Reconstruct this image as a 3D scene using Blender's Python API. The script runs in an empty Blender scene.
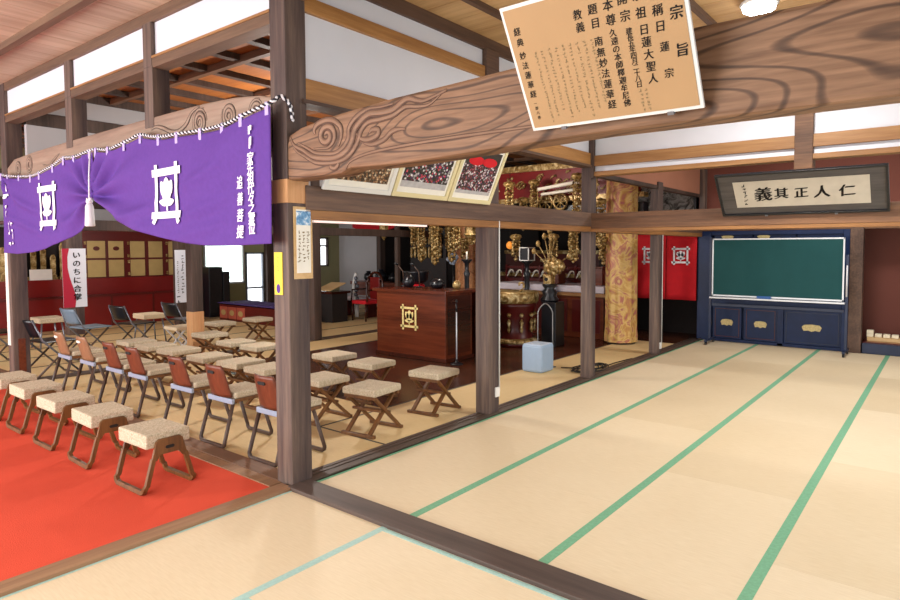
import bpy, math, random
from mathutils import Vector, Matrix
random.seed(7)
PI = math.pi
C = bpy.context.scene
col = C.collection

# ------------------------------------------------------------------ materials
def lin(c):
    if isinstance(c, str):
        c = [int(c[i:i+2], 16) / 255 for i in (0, 2, 4)]
    return tuple(((x / 12.92) if x <= .04045 else ((x + .055) / 1.055) ** 2.4) for x in c) + (1.0,)

def new_mat(name):
    m = bpy.data.materials.new(name); m.use_nodes = True
    nt = m.node_tree
    return m, nt, nt.nodes['Principled BSDF']

def nd(nt, typ, **kw):
    n = nt.nodes.new(typ)
    for k, v in kw.items():
        if k.startswith('i_'):
            n.inputs[k[2:].replace('_', ' ')].default_value = v
        else:
            setattr(n, k, v)
    return n

def ramp(nt, stops, interp='LINEAR'):
    r = nt.nodes.new('ShaderNodeValToRGB'); cr = r.color_ramp; cr.interpolation = interp
    while len(cr.elements) < len(stops): cr.elements.new(.5)
    for e, (p, c) in zip(cr.elements, stops):
        e.position = p; e.color = lin(c)
    return r

def flat(name, c, rough=.6, metal=0., noise=.0, nscale=20., spec=.5, bump=0., bscale=200.):
    """plain material with a little procedural mottling"""
    m, nt, b = new_mat(name)
    b.inputs['Roughness'].default_value = rough; b.inputs['Metallic'].default_value = metal
    b.inputs['Specular IOR Level'].default_value = spec
    tc = nd(nt, 'ShaderNodeTexCoord')
    n = nd(nt, 'ShaderNodeTexNoise', i_Scale=nscale, i_Detail=4.)
    nt.links.new(tc.outputs['Object'], n.inputs['Vector'])
    base = lin(c)
    lo = tuple(max(0, x * (1 - noise)) for x in base[:3]) + (1,)
    hi = tuple(min(1, x * (1 + noise)) for x in base[:3]) + (1,)
    r = nt.nodes.new('ShaderNodeValToRGB')
    r.color_ramp.elements[0].position = .3; r.color_ramp.elements[1].position = .7
    r.color_ramp.elements[0].color = lo; r.color_ramp.elements[1].color = hi
    nt.links.new(n.outputs['Fac'], r.inputs['Fac'])
    nt.links.new(r.outputs['Color'], b.inputs['Base Color'])
    if bump:
        n2 = nd(nt, 'ShaderNodeTexNoise', i_Scale=bscale, i_Detail=2.)
        nt.links.new(tc.outputs['Object'], n2.inputs['Vector'])
        bp = nd(nt, 'ShaderNodeBump', i_Strength=bump, i_Distance=.01)
        nt.links.new(n2.outputs['Fac'], bp.inputs['Height'])
        nt.links.new(bp.outputs['Normal'], b.inputs['Normal'])
    return m

def wood(name, dark, light, axis='z', rough=.6, grain=9., stretch=.06, bump=.15, spec=.4, mid=None):
    m, nt, b = new_mat(name)
    b.inputs['Roughness'].default_value = rough; b.inputs['Specular IOR Level'].default_value = spec
    tc = nd(nt, 'ShaderNodeTexCoord')
    mp = nd(nt, 'ShaderNodeMapping')
    s = [1, 1, 1]; s['xyz'.index(axis)] = stretch
    mp.inputs['Scale'].default_value = s
    nt.links.new(tc.outputs['Object'], mp.inputs['Vector'])
    n = nd(nt, 'ShaderNodeTexNoise', i_Scale=grain * 4, i_Detail=6., i_Roughness=.65)
    n2 = nd(nt, 'ShaderNodeTexNoise', i_Scale=grain * .5, i_Detail=2.)
    nt.links.new(mp.outputs['Vector'], n.inputs['Vector'])
    nt.links.new(mp.outputs['Vector'], n2.inputs['Vector'])
    a = nd(nt, 'ShaderNodeMath', operation='ADD'); nt.links.new(n.outputs['Fac'], a.inputs[0]); nt.links.new(n2.outputs['Fac'], a.inputs[1])
    d = nd(nt, 'ShaderNodeMath', operation='MULTIPLY'); d.inputs[1].default_value = .5; nt.links.new(a.outputs[0], d.inputs[0])
    r = ramp(nt, [(.36, dark), (.64, light)] if mid is None else [(.34, dark), (.5, mid), (.66, light)])
    nt.links.new(d.outputs[0], r.inputs['Fac']); nt.links.new(r.outputs['Color'], b.inputs['Base Color'])
    bp = nd(nt, 'ShaderNodeBump', i_Strength=bump, i_Distance=.01)
    nt.links.new(n.outputs['Fac'], bp.inputs['Height']); nt.links.new(bp.outputs['Normal'], b.inputs['Normal'])
    return m

def contour_wood(name, dark, light, freq=16., sx=.45, sz=2.2, line=.25):
    """large beam: growth rings seen as contour lines of a slow noise field"""
    m, nt, b = new_mat(name)
    b.inputs['Roughness'].default_value = .55; b.inputs['Specular IOR Level'].default_value = .4
    tc = nd(nt, 'ShaderNodeTexCoord'); mp = nd(nt, 'ShaderNodeMapping')
    mp.inputs['Scale'].default_value = (sx, 1., sz); mp.inputs['Location'].default_value = (.35, .0, .55)
    nt.links.new(tc.outputs['Object'], mp.inputs['Vector'])
    n = nd(nt, 'ShaderNodeTexNoise', i_Scale=1.6, i_Detail=.6)
    nt.links.new(mp.outputs['Vector'], n.inputs['Vector'])
    mu = nd(nt, 'ShaderNodeMath', operation='MULTIPLY'); mu.inputs[1].default_value = freq * 6.28
    nt.links.new(n.outputs['Fac'], mu.inputs[0])
    si = nd(nt, 'ShaderNodeMath', operation='SINE'); nt.links.new(mu.outputs[0], si.inputs[0])
    mr = nd(nt, 'ShaderNodeMapRange'); mr.inputs['From Min'].default_value = -1.; nt.links.new(si.outputs[0], mr.inputs['Value'])
    r = ramp(nt, [(0., dark), (line, light), (1., light)])
    nt.links.new(mr.outputs['Result'], r.inputs['Fac'])
    mp2 = nd(nt, 'ShaderNodeMapping'); mp2.inputs['Scale'].default_value = (.08, 1, 1)
    nt.links.new(tc.outputs['Object'], mp2.inputs['Vector'])
    n2 = nd(nt, 'ShaderNodeTexNoise', i_Scale=45., i_Detail=5.); nt.links.new(mp2.outputs['Vector'], n2.inputs['Vector'])
    r2 = ramp(nt, [(.3, 'bdb5ae'), (.7, 'ffffff')]); nt.links.new(n2.outputs['Fac'], r2.inputs['Fac'])
    mx = nd(nt, 'ShaderNodeMix', data_type='RGBA', blend_type='MULTIPLY'); mx.inputs[0].default_value = 1.
    nt.links.new(r.outputs['Color'], mx.inputs[6]); nt.links.new(r2.outputs['Color'], mx.inputs[7])
    nt.links.new(mx.outputs[2], b.inputs['Base Color'])
    bp = nd(nt, 'ShaderNodeBump', i_Strength=.15, i_Distance=.01)
    nt.links.new(n2.outputs['Fac'], bp.inputs['Height']); nt.links.new(bp.outputs['Normal'], b.inputs['Normal'])
    return m

def tatami_mat(name, lo, hi):
    """woven rush: fine ribs, slow tone change from mat to mat"""
    m, nt, b = new_mat(name)
    b.inputs['Roughness'].default_value = .62; b.inputs['Specular IOR Level'].default_value = .35
    tc = nd(nt, 'ShaderNodeTexCoord')
    at = nd(nt, 'ShaderNodeAttribute', attribute_name='tone')
    mp = nd(nt, 'ShaderNodeMapping'); mp.inputs['Scale'].default_value = (6, 60, 1)
    nt.links.new(tc.outputs['Object'], mp.inputs['Vector'])
    n = nd(nt, 'ShaderNodeTexNoise', i_Scale=2., i_Detail=5.); nt.links.new(mp.outputs['Vector'], n.inputs['Vector'])
    n3 = nd(nt, 'ShaderNodeTexNoise', i_Scale=1.3, i_Detail=2.); nt.links.new(tc.outputs['Object'], n3.inputs['Vector'])
    a = nd(nt, 'ShaderNodeMath', operation='MULTIPLY_ADD'); a.inputs[1].default_value = .45
    nt.links.new(n.outputs['Fac'], a.inputs[0]); nt.links.new(at.outputs['Fac'], a.inputs[2])
    a2 = nd(nt, 'ShaderNodeMath', operation='MULTIPLY_ADD'); a2.inputs[1].default_value = .25
    nt.links.new(n3.outputs['Fac'], a2.inputs[0]); nt.links.new(a.outputs[0], a2.inputs[2])
    r = ramp(nt, [(.2, lo), (.95, hi)]); nt.links.new(a2.outputs[0], r.inputs['Fac'])
    nt.links.new(r.outputs['Color'], b.inputs['Base Color'])
    w = nd(nt, 'ShaderNodeTexWave', wave_type='BANDS', bands_direction='Y', i_Scale=55., i_Distortion=.2)
    nt.links.new(tc.outputs['Object'], w.inputs['Vector'])
    bp = nd(nt, 'ShaderNodeBump', i_Strength=.08, i_Distance=.004)
    nt.links.new(w.outputs['Fac'], bp.inputs['Height']); nt.links.new(bp.outputs['Normal'], b.inputs['Normal'])
    return m

def specks(name, base, cols, scale):
    """printed group photograph: coloured cells over a dark ground"""
    m, nt, b = new_mat(name); b.inputs['Roughness'].default_value = .25
    tc = nd(nt, 'ShaderNodeTexCoord')
    v = nd(nt, 'ShaderNodeTexVoronoi', i_Scale=scale); nt.links.new(tc.outputs['Object'], v.inputs['Vector'])
    sp = nd(nt, 'ShaderNodeSeparateColor'); nt.links.new(v.outputs['Color'], sp.inputs['Color'])
    k = len(cols); r = ramp(nt, [(i / k, c) for i, c in enumerate(cols)], 'CONSTANT')
    nt.links.new(sp.outputs[0], r.inputs['Fac'])
    r2 = ramp(nt, [(.25, 'ffffff'), (.6, '303030')]); nt.links.new(v.outputs['Distance'], r2.inputs['Fac'])
    mx = nd(nt, 'ShaderNodeMix', data_type='RGBA', blend_type='MULTIPLY'); mx.inputs[0].default_value = .8
    nt.links.new(r.outputs['Color'], mx.inputs[6]); nt.links.new(r2.outputs['Color'], mx.inputs[7])
    nt.links.new(mx.outputs[2], b.inputs['Base Color'])
    return m

def blotch(name, cols, scale=4., rough=.5, metal=0., dist=1.5, bump=.3):
    m, nt, b = new_mat(name); b.inputs['Roughness'].default_value = rough; b.inputs['Metallic'].default_value = metal
    tc = nd(nt, 'ShaderNodeTexCoord')
    n = nd(nt, 'ShaderNodeTexNoise', i_Scale=scale, i_Detail=4., i_Distortion=dist); nt.links.new(tc.outputs['Object'], n.inputs['Vector'])
    k = len(cols); r = ramp(nt, [(.3 + .4 * i / (k - 1), c) for i, c in enumerate(cols)])
    nt.links.new(n.outputs['Fac'], r.inputs['Fac']); nt.links.new(r.outputs['Color'], b.inputs['Base Color'])
    bp = nd(nt, 'ShaderNodeBump', i_Strength=bump, i_Distance=.01)
    nt.links.new(n.outputs['Fac'], bp.inputs['Height']); nt.links.new(bp.outputs['Normal'], b.inputs['Normal'])
    return m

def emit(name, c, s):
    m, nt, b = new_mat(name)
    b.inputs['Base Color'].default_value = lin(c); b.inputs['Emission Color'].default_value = lin(c); b.inputs['Emission Strength'].default_value = s
    return m

M = {}
M['post'] = wood('post_wood', '32272a', '7a6659', 'z', .62, grain=6., mid='564640')
M['post_patch'] = wood('post_patch_wood', 'b07c50', 'd0a070', 'z', .55)
M['post_dark'] = wood('post_dark_wood', '33261f', '54423a', 'z', .6)
M['tie_x'] = wood('tie_wood_x', '4a3224', '8a6243', 'x', .6, mid='694a35')
M['tie_y'] = wood('tie_wood_y', '44312a', '765a48', 'y', .6, mid='5c463a')
M['sill_x'] = wood('sill_wood_x', '40342f', '5d4d45', 'x', .55)
M['sill_y'] = wood('sill_wood_y', '45382f', '5f4e44', 'y', .5)
M['sill_br'] = wood('sill_brown', '7a5840', '9c7858', 'y', .6)
M['sill_brx'] = wood('sill_brown_x', '6a4c3a', '86664e', 'x', .6)
M['batten_x'] = wood('transom_wood_x', '7d5430', 'ae8355', 'x', .5, mid='966c42')
M['batten_y'] = wood('transom_wood_y', '85592f', 'b98850', 'y', .5, mid='9f703c')
M['rail_x'] = wood('head_rail_x', '6b4526', 'a0703f', 'x', .5)
M['rail_y'] = wood('head_rail_y', '6b4526', 'a0703f', 'y', .5)
M['dkbeam_x'] = wood('dark_beam_x', '4e3b30', '775d48', 'x', .6)
M['dkbeam_y'] = wood('dark_beam_y', '4c382c', '6c5140', 'y', .6)
M['plaster'] = flat('plaster_white', 'd7dae2', .85, noise=.02, nscale=3.)
M['plaster_grey'] = flat('plaster_grey', 'a9a6a8', .85, noise=.03, nscale=3.)
M['plaster_olive'] = flat('plaster_olive', '8f8a66', .85, noise=.06, nscale=2.)
M['plaster_red'] = flat('plaster_red', '6d3a2e', .8, noise=.06, nscale=2.)
M['plaster_pink'] = flat('plaster_pink', 'a06a52', .8, noise=.06, nscale=2.)
M['ceil_front'] = wood('ceiling_boards_front', 'a38d76', 'c8b49b', 'y', .55, grain=5.)
M['ceil_room'] = wood('ceiling_boards_room', 'b08a5c', 'd3ae7d', 'x', .55, grain=5.)
M['ceil_hall'] = wood('ceiling_boards_hall', '7d4620', 'a8652a', 'x', .55, grain=4.)
M['rainbow'] = contour_wood('rainbow_beam_wood', '59402f', '8f6c51', 17., .5, 1.7, .2)
M['rainbow2'] = wood('rainbow_beam_weathered', '7d6657', 'a99280', 'x', .65, grain=7., mid='947d6c')
M['relief'] = wood('relief_wood', '745743', '987760', 'x', .6, grain=7.)
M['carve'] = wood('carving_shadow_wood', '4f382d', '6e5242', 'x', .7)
M['carve2'] = wood('carving_shadow_weathered', '4a3a31', '66544a', 'x', .7)  # dark tone paints groove shade on the weathered beam
M['tatami'] = tatami_mat('tatami_room', 'c8b28c', 'e9dabd')
M['tatami_hall'] = tatami_mat('tatami_hall', 'c6a56e', 'ead2a0')
M['heri'] = flat('heri_green', '6fa884', .7, noise=.12, nscale=60.)
M['heri_pale'] = flat('heri_pale_teal', 'a3c6bd', .7, noise=.1, nscale=60.)
M['heri_dark'] = flat('heri_dark_patterned', '4a4238', .7, noise=.7, nscale=70.)
M['carpet'] = flat('carpet_red', 'd2503a', .95, noise=.03, nscale=3., spec=.1, bump=.3, bscale=260.)
M['woodfloor'] = wood('hall_wood_floor', '34180e', '56301e', 'x', .26, grain=4., bump=.04)
M['purple'] = flat('curtain_purple', '5f3d90', .8, noise=.05, nscale=30., spec=.2)
M['lav'] = flat('loop_lavender', 'b7a7dd', .8, noise=.05)
M['print_white'] = flat('print_white', 'f2f0f6', .8)
M['black'] = flat('black_lacquer', '14151a', .3, noise=.2)
M['ink'] = flat('ink_black', '1b1714', .8)
M['ink_soft'] = flat('ink_faded', '84714f', .8)
M['pad'] = blotch('seat_pad_fabric', ['a09078', 'bfb094', 'd6cab2'], 90., .9, 0., 1., .06)
M['pad_side'] = flat('seat_pad_side', 'd4c2a2', .9, noise=.08, nscale=60.)
M['stoolwood'] = wood('stool_bentwood', '4e3117', '7d542c', 'z', .42, grain=12.)
M['xwood'] = wood('folding_stool_wood', '55351b', '80552e', 'z', .45, grain=12.)
M['redwood'] = wood('chair_back_redwood', '562818', '7e4129', 'z', .4, grain=10.)
M['tanwood'] = wood('chair_back_tan', '7a5438', '9c7354', 'z', .4, grain=10.)
M['chairleg'] = wood('chair_leg_dark', '3c2c26', '5d483c', 'z', .4, grain=12.)
M['sheen_petal'] = flat('pale_blue_sheen_petal', '9aa6ba', .3, noise=.05)  # daylight reflection painted on chair rear bars; own colour of the flower petals
M['greytube'] = flat('grey_steel_tube', '7b7f88', .35, .6, noise=.05)
M['bluepl'] = flat('blue_grey_plastic', '6f8496', .4, noise=.05)
M['gold'] = blotch('gold_leaf', ['4a3616', 'a08048', 'e2d09c'], 12., .35, .35, 1.)
M['goldbright'] = flat('gold_bright', 'e2cc86', .35, .2, noise=.15, nscale=40.)
M['goldflat'] = flat('gold_panel', 'b59b63', .5, .15, noise=.08, nscale=5.)
M['redlac'] = flat('red_lacquer', '741210', .35, noise=.12, nscale=3.)
M['redlac_dk'] = flat('red_lacquer_dark', '551410', .35, noise=.15, nscale=4.)
M['pinklac'] = flat('pink_red_lacquer', 'a8523f', .4, noise=.12, nscale=6.)
M['redcloth'] = flat('red_cloth', 'c8101f', .85, noise=.06, nscale=8.)
M['lectern'] = wood('lectern_wood', '421a0d', '6e321b', 'x', .2, grain=5., bump=.03)
M['lectern_dk'] = wood('lectern_wood_dark', '2c120a', '4a2012', 'y', .22, grain=5., bump=.03)
M['redbrown'] = wood('altar_table_wood', '4e2012', '7b3c22', 'x', .3, grain=5.)
M['brocade'] = blotch('brocade_gold_pink', ['a85e58', 'bd8c48', 'd6b46c', 'ae6258', 'c99e58'], 3., .5, .1, 2.5)
M['brocade2'] = blotch('brocade_brown', ['7a4428', 'a4683c', 'b98050', '8c5030'], 7., .5, .05, 2.)
M['navy'] = flat('navy_lacquer', '1b2b50', .4, spec=.25, noise=.15, nscale=6.)
M['navy_dk'] = flat('navy_lacquer_dark', '1c2845', .4, noise=.15, nscale=6.)
M['chalk'] = flat('chalkboard_green', '1c494a', .7, spec=.2, noise=.06, nscale=4.)
M['alu'] = flat('white_aluminium', 'd8dadd', .35, .2)
M['cream'] = flat('cream_pull', 'd5c084', .5, noise=.2, nscale=60.)
M['board'] = flat('notice_paper_tan', 'ac8a61', .7, noise=.03, nscale=6.)
M['paper'] = flat('paper_white', 'e9e6dc', .8, noise=.03, nscale=15.)
M['scroll'] = flat('scroll_paper', 'c4bcab', .8, noise=.07, nscale=9.)
M['greyfab'] = wood('mount_grey_fabric', '484441', '5e5955', 'x', .8, grain=14.)
M['framewhite'] = flat('frame_white', 'dcdcd8', .4)
M['framecream'] = flat('frame_cream', 'd9cda0', .45)
M['photo1'] = specks('photo_sepia', '000000', ['b88f6a', '7a5336', 'd6b28c', '4c3020', 'e6cfb0', '966a48'], 60.)
M['photo2'] = specks('photo_black', '000000', ['1c1a1c', '5a2a66', 'b9b2b8', '2a2630', 'd04860', 'e6e2e4', '3a3238'], 55.)
M['photo3'] = specks('photo_pink', '000000', ['2a2226', 'c8a8b4', '7a3846', 'e4d8dc', '4a3a58', 'b05868'], 62.)
M['photodark'] = flat('photo_dark_ground', '2c2624', .3, noise=.2, nscale=20.)
M['photofloor'] = flat('photo_grey_ground', 'b0aeb0', .3, noise=.15, nscale=25.)
M['white_pl'] = flat('white_plastic', 'e6e4e0', .4)
M['yellow'] = flat('paper_yellow', 'e8d04a', .8)
M['sky_print'] = blotch('print_sky_blue', ['2f5f92', '6fa2cc', 'e8eef2'], 25., .6)
M['boxblue'] = flat('pale_blue_enamel', '9db4cc', .4, noise=.03)
M['boxtop'] = flat('pale_blue_top', 'bccbdc', .4, noise=.03)
M['wire'] = flat('wire_grey', '8c8c8c', .35, .8)
M['cable'] = flat('cable_black', '16130f', .6)
M['candle'] = flat('candle_wax', 'e8e2d4', .5)
M['whitecloth'] = flat('white_cloth', 'd3ccd6', .8, noise=.03)
M['glow'] = emit('daylight_pane', 'f4faff', 1.6)
M['blind'] = emit('blind_lit', 'dcebe0', .75)
M['lamp'] = emit('lamp_white', 'ffffff', 14.)
M['tube'] = emit('tube_white', 'ffe8e2', .45)
M['dark'] = flat('dark_back', '1d1513', .8, noise=.2)
M['purplecloth'] = flat('purple_table_cloth', '4a3576', .8, noise=.1)
M['ranma'] = blotch('ink_painting', ['202020', '6a6866', 'a8a6a4', '565452'], 6., .7, 0., 2.)
M['banner_red'] = flat('banner_red', 'b4203c', .8)
M['banner_white'] = flat('banner_white', 'dfe3ee', .8)
M['block'] = flat('block_cream', 'e8dcc0', .6, noise=.05)
M['tray'] = wood('tray_pale_wood', 'bf9a66', 'd8b888', 'x', .6)
M['blueblk'] = flat('eraser_blue', '2c5a9a', .6)
M['rope_w'] = flat('rope_white', 'e4e4ea', .8)
M['rope_b'] = flat('rope_black', '1c1c2a', .8)

# ------------------------------------------------------------------ mesh builder
class MB:
    def __init__(s): s.v = []; s.f = []; s.mi = []; s.sm = []
    def add(s, vs, fs, mi=0, smooth=False):
        o = len(s.v); s.v += [tuple(p) for p in vs]
        for f in fs: s.f.append([i + o for i in f]); s.mi.append(mi); s.sm.append(smooth)
        return s
    def box(s, x0, x1, y0, y1, z0, z1, mi=0):
        v = [(x, y, z) for z in (z0, z1) for y in (y0, y1) for x in (x0, x1)]
        return s.add(v, [(0, 2, 3, 1), (4, 5, 7, 6), (0, 1, 5, 4), (2, 6, 7, 3), (0, 4, 6, 2), (1, 3, 7, 5)], mi)
    def prism(s, poly, a, b, axis='y', mi=0, smooth=False):
        """poly 2-D extruded along axis; y: (x,z)   x: (y,z)   z: (x,y)"""
        n = len(poly)
        def P(p, t): return {'y': (p[0], t, p[1]), 'x': (t, p[0], p[1]), 'z': (p[0], p[1], t)}[axis]
        v = [P(p, a) for p in poly] + [P(p, b) for p in poly]
        f = [tuple(range(n)), tuple(range(2 * n - 1, n - 1, -1))]
        s.add(v, f, mi)
        o = len(s.v) - 2 * n
        for i in range(n):
            j = (i + 1) % n
            s.f.append([o + i, o + i + n, o + j + n, o + j]); s.mi.append(mi); s.sm.append(smooth)
        return s
    def tube(s, pts, r, n=8, closed=False, mi=0, flat=None, up=None):
        pts = [Vector(p) for p in pts]; m = len(pts); rings = []
        rr = r if isinstance(r, (list, tuple)) else [r] * m
        for i, p in enumerate(pts):
            a = pts[i - 1] if (i > 0 or closed) else p
            b = pts[(i + 1) % m] if (i < m - 1 or closed) else p
            t = (b - a).normalized()
            u = Vector(up) if up else (Vector((0, 0, 1)) if abs(t.z) < .9 else Vector((1, 0, 0)))
            x = t.cross(u).normalized(); y = x.cross(t).normalized()
            ring = []
            for k in range(n):
                an = 2 * PI * (k + .5) / n
                q = p + x * math.cos(an) * rr[i] * (flat[0] if flat else 1) + y * math.sin(an) * rr[i] * (flat[1] if flat else 1)
                ring.append(q)
            rings.append(ring)
        v = [q for ring in rings for q in ring]; f = []
        for i in range(m if closed else m - 1):
            a = i * n; b = ((i + 1) % m) * n
            for k in range(n):
                f.append((a + k, a + (k + 1) % n, b + (k + 1) % n, b + k))
        if not closed:
            f.append(tuple(range(n - 1, -1, -1))); f.append(tuple(range((m - 1) * n, m * n)))
        return s.add(v, f, mi, n > 4)
    def bar(s, a, b, w, t, mi=0, up=(0, 0, 1)):
        """rectangular bar of width w and thickness t"""
        a = Vector(a); b = Vector(b); d = (b - a).normalized()
        x = d.cross(Vector(up)).normalized(); y = x.cross(d).normalized()
        v = []
        for p in (a, b):
            for sx, sy in ((-1, -1), (1, -1), (1, 1), (-1, 1)): v.append(p + x * sx * w / 2 + y * sy * t / 2)
        return s.add(v, [(3, 2, 1, 0), (4, 5, 6, 7), (0, 1, 5, 4), (1, 2, 6, 5), (2, 3, 7, 6), (3, 0, 4, 7)], mi)
    def lathe(s, prof, c=(0, 0, 0), n=20, mi=0, sx=1, sy=1, square=False):
        v = []; f = []; m = len(prof)
        for r, z in prof:
            for k in range(n):
                an = 2 * PI * (k + .5) / n
                v.append((c[0] + r * math.cos(an) * sx, c[1] + r * math.sin(an) * sy, c[2] + z))
        for i in range(m - 1):
            for k in range(n):
                f.append((i * n + k, i * n + (k + 1) % n, (i + 1) * n + (k + 1) % n, (i + 1) * n + k))
        f.append(tuple(range(n - 1, -1, -1))); f.append(tuple(range((m - 1) * n, m * n)))
        return s.add(v, f, mi, n > 6)
    def ball(s, c, r, n=10, mi=0, sz=1.):
        prof = [(max(.0005, r * math.sin(PI * i / 6)), -r * sz * math.cos(PI * i / 6)) for i in range(7)]
        return s.lathe(prof, c, n, mi)
    def grid(s, fn, nu, nv, mi=0, smooth=True):
        v = [fn(i / nu, j / nv) for j in range(nv + 1) for i in range(nu + 1)]
        f = [(j * (nu + 1) + i, j * (nu + 1) + i + 1, (j + 1) * (nu + 1) + i + 1, (j + 1) * (nu + 1) + i) for j in range(nv) for i in range(nu)]
        return s.add(v, f, mi, smooth)
    def build(s, name, mat, parent=None, world=False, bevel=0., solid=0., tone=None):
        me = bpy.data.meshes.new(name)
        vs = s.v
        if world and parent is not None:
            L = parent.location; PP = parent.parent
            vs = [(x - L[0], y - L[1], z - L[2]) for x, y, z in vs] if PP is None else [(x - PP.location[0], y - PP.location[1], z - PP.location[2]) for x, y, z in vs]
        me.from_pydata(vs, [], s.f)
        mats = mat if isinstance(mat, (list, tuple)) else [mat]
        for m in mats: me.materials.append(m)
        me.polygons.foreach_set('material_index', s.mi)
        me.polygons.foreach_set('use_smooth', s.sm)
        if tone is not None:
            at = me.attributes.new('tone', 'FLOAT', 'FACE'); at.data.foreach_set('value', tone)
        me.update()
        o = bpy.data.objects.new(name, me); col.objects.link(o)
        if parent is not None: o.parent = parent
        if bevel:
            b = o.modifiers.new('Bevel', 'BEVEL'); b.width = bevel; b.segments = 2; b.limit_method = 'ANGLE'; b.angle_limit = .7
        if solid:
            d = o.modifiers.new('Solidify', 'SOLIDIFY'); d.thickness = solid; d.offset = 0
        return o

def tag(o, label=None, cat=None, group=None, kind=None):
    if label: o['label'] = label
    if cat: o['category'] = cat
    if group: o['group'] = group
    if kind: o['kind'] = kind
    return o
def thing(name, label, cat, loc=(0, 0, 0), rz=0., group=None, rx=0.):
    o = bpy.data.objects.new(name, None); col.objects.link(o); o.empty_display_size = .1
    o.location = loc; o.rotation_euler = (rx, 0, rz)
    return tag(o, label, cat, group)
def struct(name, mb, mat, **kw):
    return tag(mb.build(name, mat, **kw), kind='structure')
def copy_tree(o, parent=None):
    c = o.copy(); col.objects.link(c)
    if parent is not None: c.parent = parent
    for ch in list(o.children): copy_tree(ch, c)
    return c

# ------------------------------------------------------------------ lettering
_tc = {}
_fc = bpy.data.curves.new('lettering', 'FONT'); _fo = bpy.data.objects.new('lettering', _fc); col.objects.link(_fo)
def glyph(ch, bold=.0):
    k = (ch, bold)
    if k not in _tc:
        _fc.body = ch; _fc.size = 1.; _fc.offset = bold; _fc.resolution_u = 3
        dg = bpy.context.evaluated_depsgraph_get(); dg.update()
        me = bpy.data.meshes.new_from_object(_fo.evaluated_get(dg))
        vs = [(v.co.x - .5, v.co.y - .38) for v in me.vertices]; fs = [tuple(p.vertices) for p in me.polygons]
        bpy.data.meshes.remove(me); _tc[k] = (vs, fs)
    return _tc[k]
def put(mb, ch, cx, cy, size, fn, bold=.02, ang=0., squash=1., jit=0., mi=0):
    if bold:
        for d in (-1, 0, 1): put(mb, ch, cx + d * bold * size, cy + d * .4 * bold * size, size, fn, 0, ang, squash, jit, mi)
        return
    vs, fs = glyph(ch, 0.); ca, sa = math.cos(ang), math.sin(ang)
    out = []
    for x, y in vs:
        x *= size * squash; y *= size
        if jit: x += y * .12
        out.append(fn(cx + x * ca - y * sa, cy + x * sa + y * ca))
    mb.add(out, fs, mi)
def column(mb, text, cx, top, size, step, fn, bold=.02, jit=0.):
    for i, ch in enumerate(text):
        if ch != ' ': put(mb, ch, cx, top - i * step - size / 2, size, fn, bold, jit=jit)
def strokes(mb, cx, top, bottom, w, fn, seed=1):
    """faded hand-written column too small to read: short brush marks"""
    rr = random.Random(seed); z = top
    while z > bottom:
        for k in range(2):
            x = cx + rr.uniform(-w, w) * .3; a = rr.uniform(.2, .5) * w; t = w * .13
            zz = z - rr.uniform(0, w * .6)
            if rr.random() < .6: q = [(x - a, zz - t), (x + a, zz - t * .3), (x + a, zz + t * 1.6), (x - a, zz + t)]
            else: q = [(x - t, zz - a), (x + t, zz - a), (x + t * 1.4, zz + a), (x - t * .4, zz + a)]
            mb.add([fn(*p) for p in q], [(0, 1, 2, 3)])
        z -= w * rr.uniform(1., 1.35)
def poly2(mb, pts, fn, mi=0): mb.add([fn(*p) for p in pts], [tuple(range(len(pts)))], mi)
def seg_bar(mb, a, b, w, fn, mi=0, n=8):
    ax, ay = a; bx, by = b; L = math.hypot(bx - ax, by - ay); nx, ny = -(by - ay) / L * w / 2, (bx - ax) / L * w / 2
    v = []
    for i in range(n + 1):
        t = i / n; x = ax + (bx - ax) * t; y = ay + (by - ay) * t
        v += [fn(x + nx, y + ny), fn(x - nx, y - ny)]
    mb.add(v, [(2 * i, 2 * i + 1, 2 * i + 3, 2 * i + 2) for i in range(n)], mi)
def leaf(mb, cx, cy, a, b, ang, fn, mi=0, n=14, point=1.):
    ca, sa = math.cos(ang), math.sin(ang); pts = []
    for i in range(n):
        t = 2 * PI * i / n; x = a * math.cos(t); y = b * math.sin(t) * (1 - .35 * point * (math.cos(t) > 0) * math.cos(t))
        pts.append(fn(cx + x * ca - y * sa, cy + x * sa + y * ca))
    c = fn(cx, cy); mb.add([c] + pts, [(0, 1 + i, 1 + (i + 1) % n) for i in range(n)], mi)
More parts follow.
